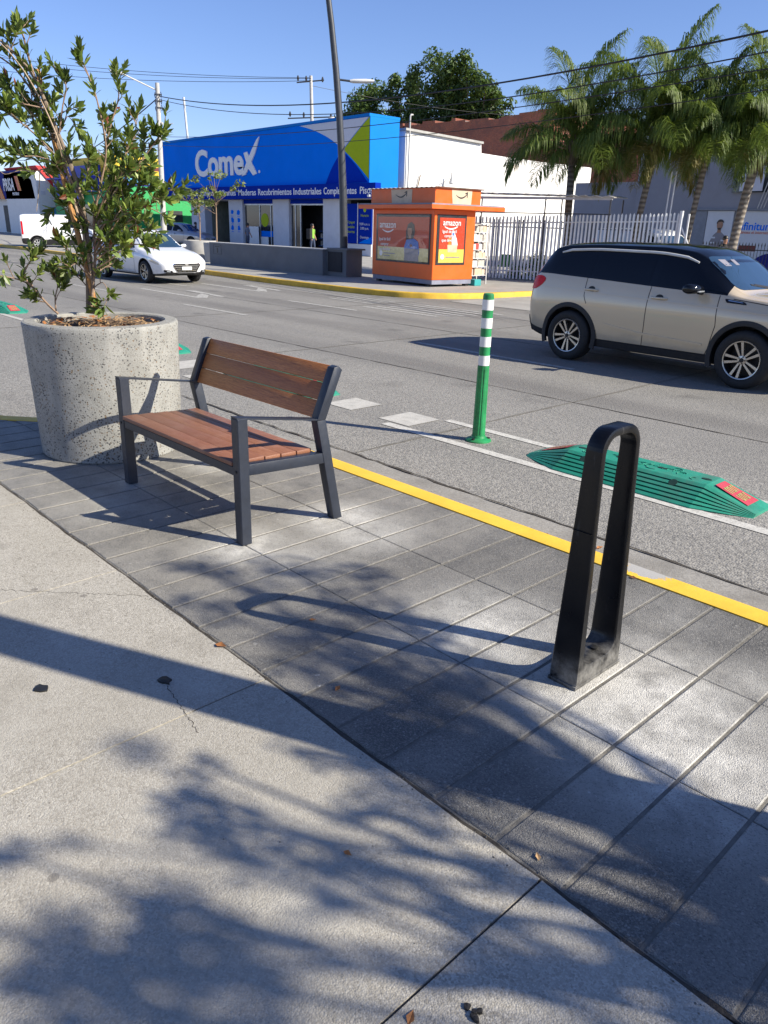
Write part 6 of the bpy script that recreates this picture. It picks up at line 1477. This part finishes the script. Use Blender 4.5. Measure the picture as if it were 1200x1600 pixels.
# ---- palms
def frond(rs, az, elev, L, droop, base, dry=0):
    u = Vector((math.cos(az), math.sin(az), 0)); P = []; p = Vector(base); e = elev; n = 16
    for i in range(n + 1):
        P.append(p.copy()); p = p + (u * math.cos(e) + Vector((0, 0, math.sin(e)))) * (L / n); e -= droop * (.35 + 1.2 * i / n) / n
    V, F, T = [], [], []
    side0 = u.cross(Vector((0, 0, 1))).normalized()
    for i in range(n):                                      # rachis
        w_ = lerp(.035, .006, i / n); k = len(V)
        V += [P[i] + side0 * w_, P[i] - side0 * w_, P[i + 1] - side0 * w_ * .9, P[i + 1] + side0 * w_ * .9]; F.append((k, k + 1, k + 2, k + 3)); T.append(.8)
        k = len(V); V += [P[i] + Vector((0, 0, w_)), P[i] - Vector((0, 0, w_)), P[i + 1] - Vector((0, 0, w_ * .9)), P[i + 1] + Vector((0, 0, w_ * .9))]; F.append((k, k + 1, k + 2, k + 3)); T.append(.7)
    K = 125
    for j in range(K):
        f = .16 + .84 * j / K; x = f * n; i = min(int(x), n - 1); q = P[i].lerp(P[i + 1], x - i); dd = (P[min(i + 1, n)] - P[i]).normalized()
        ln = 1.0 * math.sin(min(1, f * 1.05) * math.pi * .86 + .28) * L / 3.0 + .10
        for sg in (-1, 1):
            sd = (side0 * sg * rs.uniform(.55, 1) + dd * rs.uniform(.45, .9) + Vector((0, 0, rs.uniform(-.15, .75)))).normalized(); l = ln * rs.uniform(.75, 1.1); g_ = rs.uniform(.5, 1.3)
            a = q; b = q + sd * l * .42 + Vector((0, 0, -.05 * g_ * l)); c = b + (sd * .5 + Vector((0, 0, -.85 * g_))).normalized() * l * .36; e_ = c + (sd * .18 + Vector((0, 0, -1.0 * g_))).normalized() * l * .30
            wv = sd.cross(Vector((0, 0, 1))); wv = (wv.normalized() if wv.length > .05 else dd) ; wv = (wv + Vector((0, 0, rs.uniform(-.6, .6)))).normalized() * rs.uniform(.009, .015); k = len(V)
            V += [a - wv * .5, a + wv * .5, b + wv, b - wv, c + wv * .8, c - wv * .8, e_]; F += [(k, k + 1, k + 2, k + 3), (k + 3, k + 2, k + 4, k + 5), (k + 5, k + 4, k + 6)]
            tn = min(1, max(0, rs.gauss(.42 + dry * .4, .2))); T += [tn] * 3
    return [tuple(v) for v in V], F, T
def palm(label, loc, hgt, lean, seed, L, nf, r):
    rs = random.Random(seed); t = thing('palm_tree', label, 'palm tree', loc, 0, 'feathery palms in a row behind the fence')
    m = MB(); P = [(lean[0] * f ** 1.5, lean[1] * f ** 1.5, hgt * f) for f in [i / 10 for i in range(11)]]; m.tube(P, [r * lerp(1.25, .82, min(1, i / 4)) for i in range(11)], 12); m.build('trunk', 'palmtrunk', t, smooth=60)
    top = Vector(P[-1]); m = MB(); m.tube([top - Vector((0, 0, .1)), top + Vector((0, 0, .25)), top + Vector((0, 0, .8))], [r * .95, r * 1.3, r * .35], 10)
    for k in range(9): a = k * 2.4; m.tube([top + Vector((math.cos(a) * r * .7, math.sin(a) * r * .7, .05 + .05 * k)), top + Vector((math.cos(a) * r * 2.2, math.sin(a) * r * 2.2, .45 + .05 * k))], [.05, .03], 5)
    m.build('crownshaft', 'bark', t, smooth=50)
    for k in range(nf):
        f = k / nf; az = k * 2.39996 + rs.uniform(-.3, .3); el = R(lerp(84, 2, f ** .85)) + rs.uniform(-.12, .12); dry = 1 if (f > .86 and rs.random() < .5) else 0
        V, F, T = frond(rs, az, el, L * rs.uniform(.85, 1.1) * lerp(1.0, .82, f), lerp(1.15, 2.1, f) + rs.uniform(-.2, .35), top + Vector((0, 0, lerp(.7, .15, f))), dry)
        pydata('frond', V, F, 'palmdry' if dry else 'palmleaf', t, T)
palm('feathery palm with a dark crooked trunk, leftmost of the palm row', (-15.6, 23.1, 0), 3.75, (-.15, .1), 11, 3.1, 25, .15)
palm('tallest feathery palm, second from the left in the row', (-13.85, 24.3, 0), 3.95, (.35, .1), 12, 3.5, 26, .125)
palm('feathery palm with yellowish drooping fronds and a thin pale trunk', (-12.45, 25.2, 0), 3.9, (.35, -.1), 13, 2.8, 24, .11)
palm('feathery palm with a thick trunk at the right edge, in front of the posters', (-11.1, 25.6, 0), 3.9, (.3, .1), 14, 3.1, 25, .165)
# ---- dark round-topped trees behind the roofs
rs = random.Random(40)
def ficus(label, x, y, z0, tops, seed, n, group='dark clipped trees behind the roofs'):
    rs = random.Random(seed); B = []
    for dx, zt, w_ in tops:
        for k in range(11): f = k / 10; B.append((Vector((dx + rs.gauss(0, w_ * .33), rs.gauss(0, w_ * .35), lerp(z0, zt - w_ * .5, f) + rs.uniform(-.2, .2))), w_ * rs.uniform(.62, .98) * lerp(1.0, .66, f ** 2), .9))
    tree('leafy_tree', label, (x, y, 0), [(0, 0, 0), (.1, 0, z0 * .5), (0, .1, z0 + .6)], .3, B, int(n * 1.5), .40, 'ficusleaf', seed, group)
ficus('dark green tree with a rounded top, directly right of the street lamp', -67.2, 60, 9.0, [(-2.6, 13.6, 1.5), (.2, 16.3, 2.1), (1.4, 14.6, 1.5)], 41, 7000)
ficus('narrow dark green tree between two rounder crowns behind the roofs', -61.6, 60.6, 9.0, [(-1.6, 16.4, 1.3), (.8, 15.9, 1.4)], 42, 5000)
ficus('biggest dark green tree behind the brick hall, tall with two peaks', -56.0, 60, 8.8, [(-2.2, 16.5, 2.0), (.2, 17.6, 2.2), (1.6, 16.6, 1.6)], 43, 9500)
ficus('dark green tree with loose branches at its right, behind the brick hall', -51.6, 60, 8.5, [(-1.4, 16.9, 1.6), (1.0, 14.6, 1.7), (2.6, 13.8, 1.1), (-.3, 15.2, 1.6)], 44, 7500)
ficus('olive green tree rising behind the navy shop at the left edge', -90, 44, 4.5, [(-3, 9.6, 2.4), (1, 10.4, 2.6), (4.5, 9.0, 2.0)], 45, 6000, 'trees behind the left shops')
ficus('green tree low behind the red roofed shop', -80.5, 46, 4.0, [(-2, 7.6, 1.8), (1, 8.2, 1.8)], 46, 3500, 'trees behind the left shops')
# ---- poles and wires
t = thing('utility_pole', 'grey concrete utility pole with a lamp arm at the left corner of the blue shop', 'utility pole', (-39.65, 21.25, .02))
m = MB(); m.tube([(.12, -.3, 0), (0, 0, 8.05)], [.16, .105], 14); m.build('pole', 'polegrey', t, smooth=60)
m = MB(); m.tube([(0, 0, 7.7), (-.72, -1.42, 8.32)], .035, 8); am = m.build('lamp_arm', 'lampgrey', t)
m = MB(); m.tube([(-.72, -1.42, 8.32), (-.85, -1.68, 8.40), (-1.0, -1.98, 8.42)], [.05, .11, .05], 10); m.build('luminaire', 'lampgrey', am)
for z in (7.5, 7.2, 6.9): 
    m = MB(); m.box(-.16, .16, -.13, .13, z, z + .05); m.tube([(.2, .05, z - .12), (.26, .05, z), (.2, .05, z + .14)], .02, 6); m.tube([(-.2, -.05, z - .12), (-.26, -.05, z), (-.2, -.05, z + .14)], .02, 6); m.build('bracket', 'kioskdark', t)
m = MB(); m.tube([(0, 0, 6.2), (.45, .5, 6.22)], .02, 5); m.tube([(.14, .0, 6.2), (.2, .05, 6.2)], .08, 8); m.build('clamp', 'polegrey', t)
tag(MB().tube([(-54.62, 31.75, 0), (-54.85, 31.4, 9.9)], .08, 8).build('thin_mast', 'lampgrey', None), 'thin white mast rising behind the left end of the blue sign', 'mast')
t = thing('transformer_pole', 'distant power pole with crossarms and insulators behind the blue sign', 'utility pole', (-47.1, 37.2, .02))
m = MB(); m.tube([(0, 0, 0), (-.1, -.2, 11.2)], [.17, .11], 12); m.build('pole', 'polegrey', t, smooth=60)
a_ = Vector((.55, .83, 0))
for z, w_ in ((10.85, .95), (8.6, 1.6)):
    m = MB(); m.tube([a_ * -w_ + Vector((-.1, -.25, z - .12)), a_ * w_ + Vector((-.1, -.25, z + .12))], .06, 4); m.build('crossarm', 'kioskdark', t)
    for k in (-.9, -.3, .9): m = MB(); q = a_ * w_ * k + Vector((-.1, -.25, z)); m.tube([q, q + Vector((0, 0, .16)), q + Vector((0, 0, .32))], [.05, .085, .04], 8); m.build('insulator', 'kioskdark', t)
m = MB(); m.lathe([(0, 0), (.22, 0), (.22, .6), (0, .62)], 14, (.75, .95, 8.1)); m.build('transformer', 'polegrey', t)
def wire(label, a, b, sag, r=.012, group=None, n=26):
    a, b = Vector(a), Vector(b); m = MB(); m.tube([a.lerp(b, i / n) - Vector((0, 0, sag * 4 * (i / n) * (1 - i / n))) for i in range(n + 1)], r, 5); tag(m.build('overhead_wire', 'wire', None, smooth=60), label, 'wire', group)
UP = Vector((-39.65, 21.25, .02))
wire('thickest black overhead cable sagging from the grey utility pole across to the palms', UP + Vector((.1, 0, 7.45)), (-3.5, 15.7, 5.30), .95, .021, 'overhead wires')
wire('black cable just below the thickest one, passing the palm crowns', UP + Vector((.1, 0, 7.30)), (-3.5, 15.75, 4.98), 1.05, .014, 'overhead wires')
wire('thin black wire crossing the middle of the palm crowns', UP + Vector((.1, 0, 5.6)), (-3.5, 15.8, 4.62), .45, .012, 'overhead wires')
wire('lowest thin black wire crossing the lower palm fronds', UP + Vector((.1, 0, 5.2)), (-3.5, 15.85, 4.30), .5, .010, 'overhead wires')
for k, (dz, lab) in enumerate(((0, 'topmost'), (-.42, 'middle'), (-1.1, 'lowest'))): wire('%s of three thin wires high in the sky at the left' % lab, (-47.2 + .4 * k, 37.0 - .3 * k, 11.1 + dz * .3), (-72, 18.0, 13.4 + dz), .55, .016, 'thin wires in the left sky')
wire('black cable dropping from the utility pole down to the left behind the shrub', UP + Vector((0, 0, 7.4)), (-62, 24.0, 4.8), .35, .028)
wire('thin wire running level behind the shrub above the left shops', UP + Vector((0, 0, 5.4)), (-88, 24, 6.0), .25, .018)
wire('thin wire from the transformer pole to the right past the street lamp', (-47.1, 37.0, 10.6), (-46, 60, 11.0), .3, .014)
# ---- people
def person(label, loc, rz, h, top, legs, hair='hair', stride=.10, arm=.05):
    k = h / 1.72; J = {'pel': (0, 0, .92), 'sp': (0, .01, 1.10), 'ch': (0, .01, 1.30), 'nk': (0, .0, 1.46), 'hd': (0, -.02, 1.56), 'tp': (0, -.02, 1.66)}
    E_ = [('pel', 'sp'), ('sp', 'ch'), ('ch', 'nk'), ('nk', 'hd'), ('hd', 'tp')]; Rr = {'pel': (.155, .11), 'sp': (.135, .095), 'ch': (.165, .11), 'nk': (.055, .055), 'hd': (.078, .092), 'tp': (.062, .07)}
    for sg, nm in ((-1, 'l'), (1, 'r')):
        f = sg * stride
        for a, p, r in (('h', (sg * .09, 0, .86), .088), ('k', (sg * .10, -.5 * f - .02, .48), .062), ('a', (sg * .10, f * .9, .09), .042), ('t', (sg * .11, f * .9 - .15, .04), .035), ('s', (sg * .18, .01, 1.38), .058), ('e', (sg * .24, .03 + arm * sg, 1.12), .043), ('w', (sg * .23, -.10 + arm * sg, .90), .032), ('f', (sg * .225, -.13 + arm * sg, .81), .03)): J[a + nm] = p; Rr[a + nm] = (r, r)
        E_ += [('pel', 'h' + nm), ('h' + nm, 'k' + nm), ('k' + nm, 'a' + nm), ('a' + nm, 't' + nm), ('ch', 's' + nm), ('s' + nm, 'e' + nm), ('e' + nm, 'w' + nm), ('w' + nm, 'f' + nm)]
    N_ = list(J); me = bpy.data.meshes.new('p'); me.from_pydata([tuple(c * k for c in J[n]) for n in N_], [(N_.index(a), N_.index(b)) for a, b in E_], []); o = bpy.data.objects.new('p', me); COL.objects.link(o)
    o.modifiers.new('k', 'SKIN'); o.modifiers.new('s', 'SUBSURF').levels = 2
    for i, n in enumerate(N_): me.skin_vertices[0].data[i].radius = tuple(r * k for r in Rr[n])
    me.skin_vertices[0].data[0].use_root = True
    dg = bpy.context.evaluated_depsgraph_get(); bm_ = bpy.data.meshes.new_from_object(o.evaluated_get(dg)); bpy.data.objects.remove(o); bm_.materials.clear()
    for m_ in ('skin', top, legs): bm_.materials.append(MT[m_])
    for p in bm_.polygons:
        c = p.center / k; p.use_smooth = True; p.material_index = 2 if (c.z < .93 and abs(c.x) < .19) else (1 if c.z < 1.44 and (abs(c.x) < .20 or c.z > 1.14) else 0)
    bm_.name = 'person'; o = bpy.data.objects.new('person', bm_); COL.objects.link(o); o.location = loc; o.rotation_euler = (0, 0, rz); tag(o, label, 'person')
    m = MB(); m.lathe([(0, .125), (.05, .118), (.085, .08), (.098, .03), (.094, -.02), (.075, -.05)], 16, (0, .012, 1.60)); 
    for v in m.b.verts: v.co = Vector((v.co.x * k, v.co.y * k * 1.08, v.co.z * k))
    hb = m.build('hair', 'hair', o, smooth=60); return o
person('person in dark clothes standing among the parked cars by the left shop column', (-46.6, 27.0, .02), R(150), 1.52, 'clothblack', 'clothblack')
person('person in a blue shirt seen from behind outside the glazed shop window', (-40.6, 27.0, .02), R(170), 1.55, 'clothblue', 'denim')
w_ = person('person with a black bag over a lime top at the shop entrance', (-34.4, 27.0, .02), R(100), 1.62, 'clothgreen', 'denim')
t = thing('shoulder_bag', 'black shoulder bag carried by the person in the lime top', 'bag', (-34.25, 26.80, .85)); boxpart('pouch', -.16, .16, -.22, -.02, 0, .52, 'clothblack', t, .03); m = MB(); m.tube([(-.1, -.05, .45), (-.05, .05, .62), (.1, .18, .5)], .015, 6); m.build('strap', 'clothblack', t)
person('dark haired person walking behind the SUV roof, only the head visible', (-12.35, 28.0, -.04), R(60), 1.66, 'clothblack', 'denim')
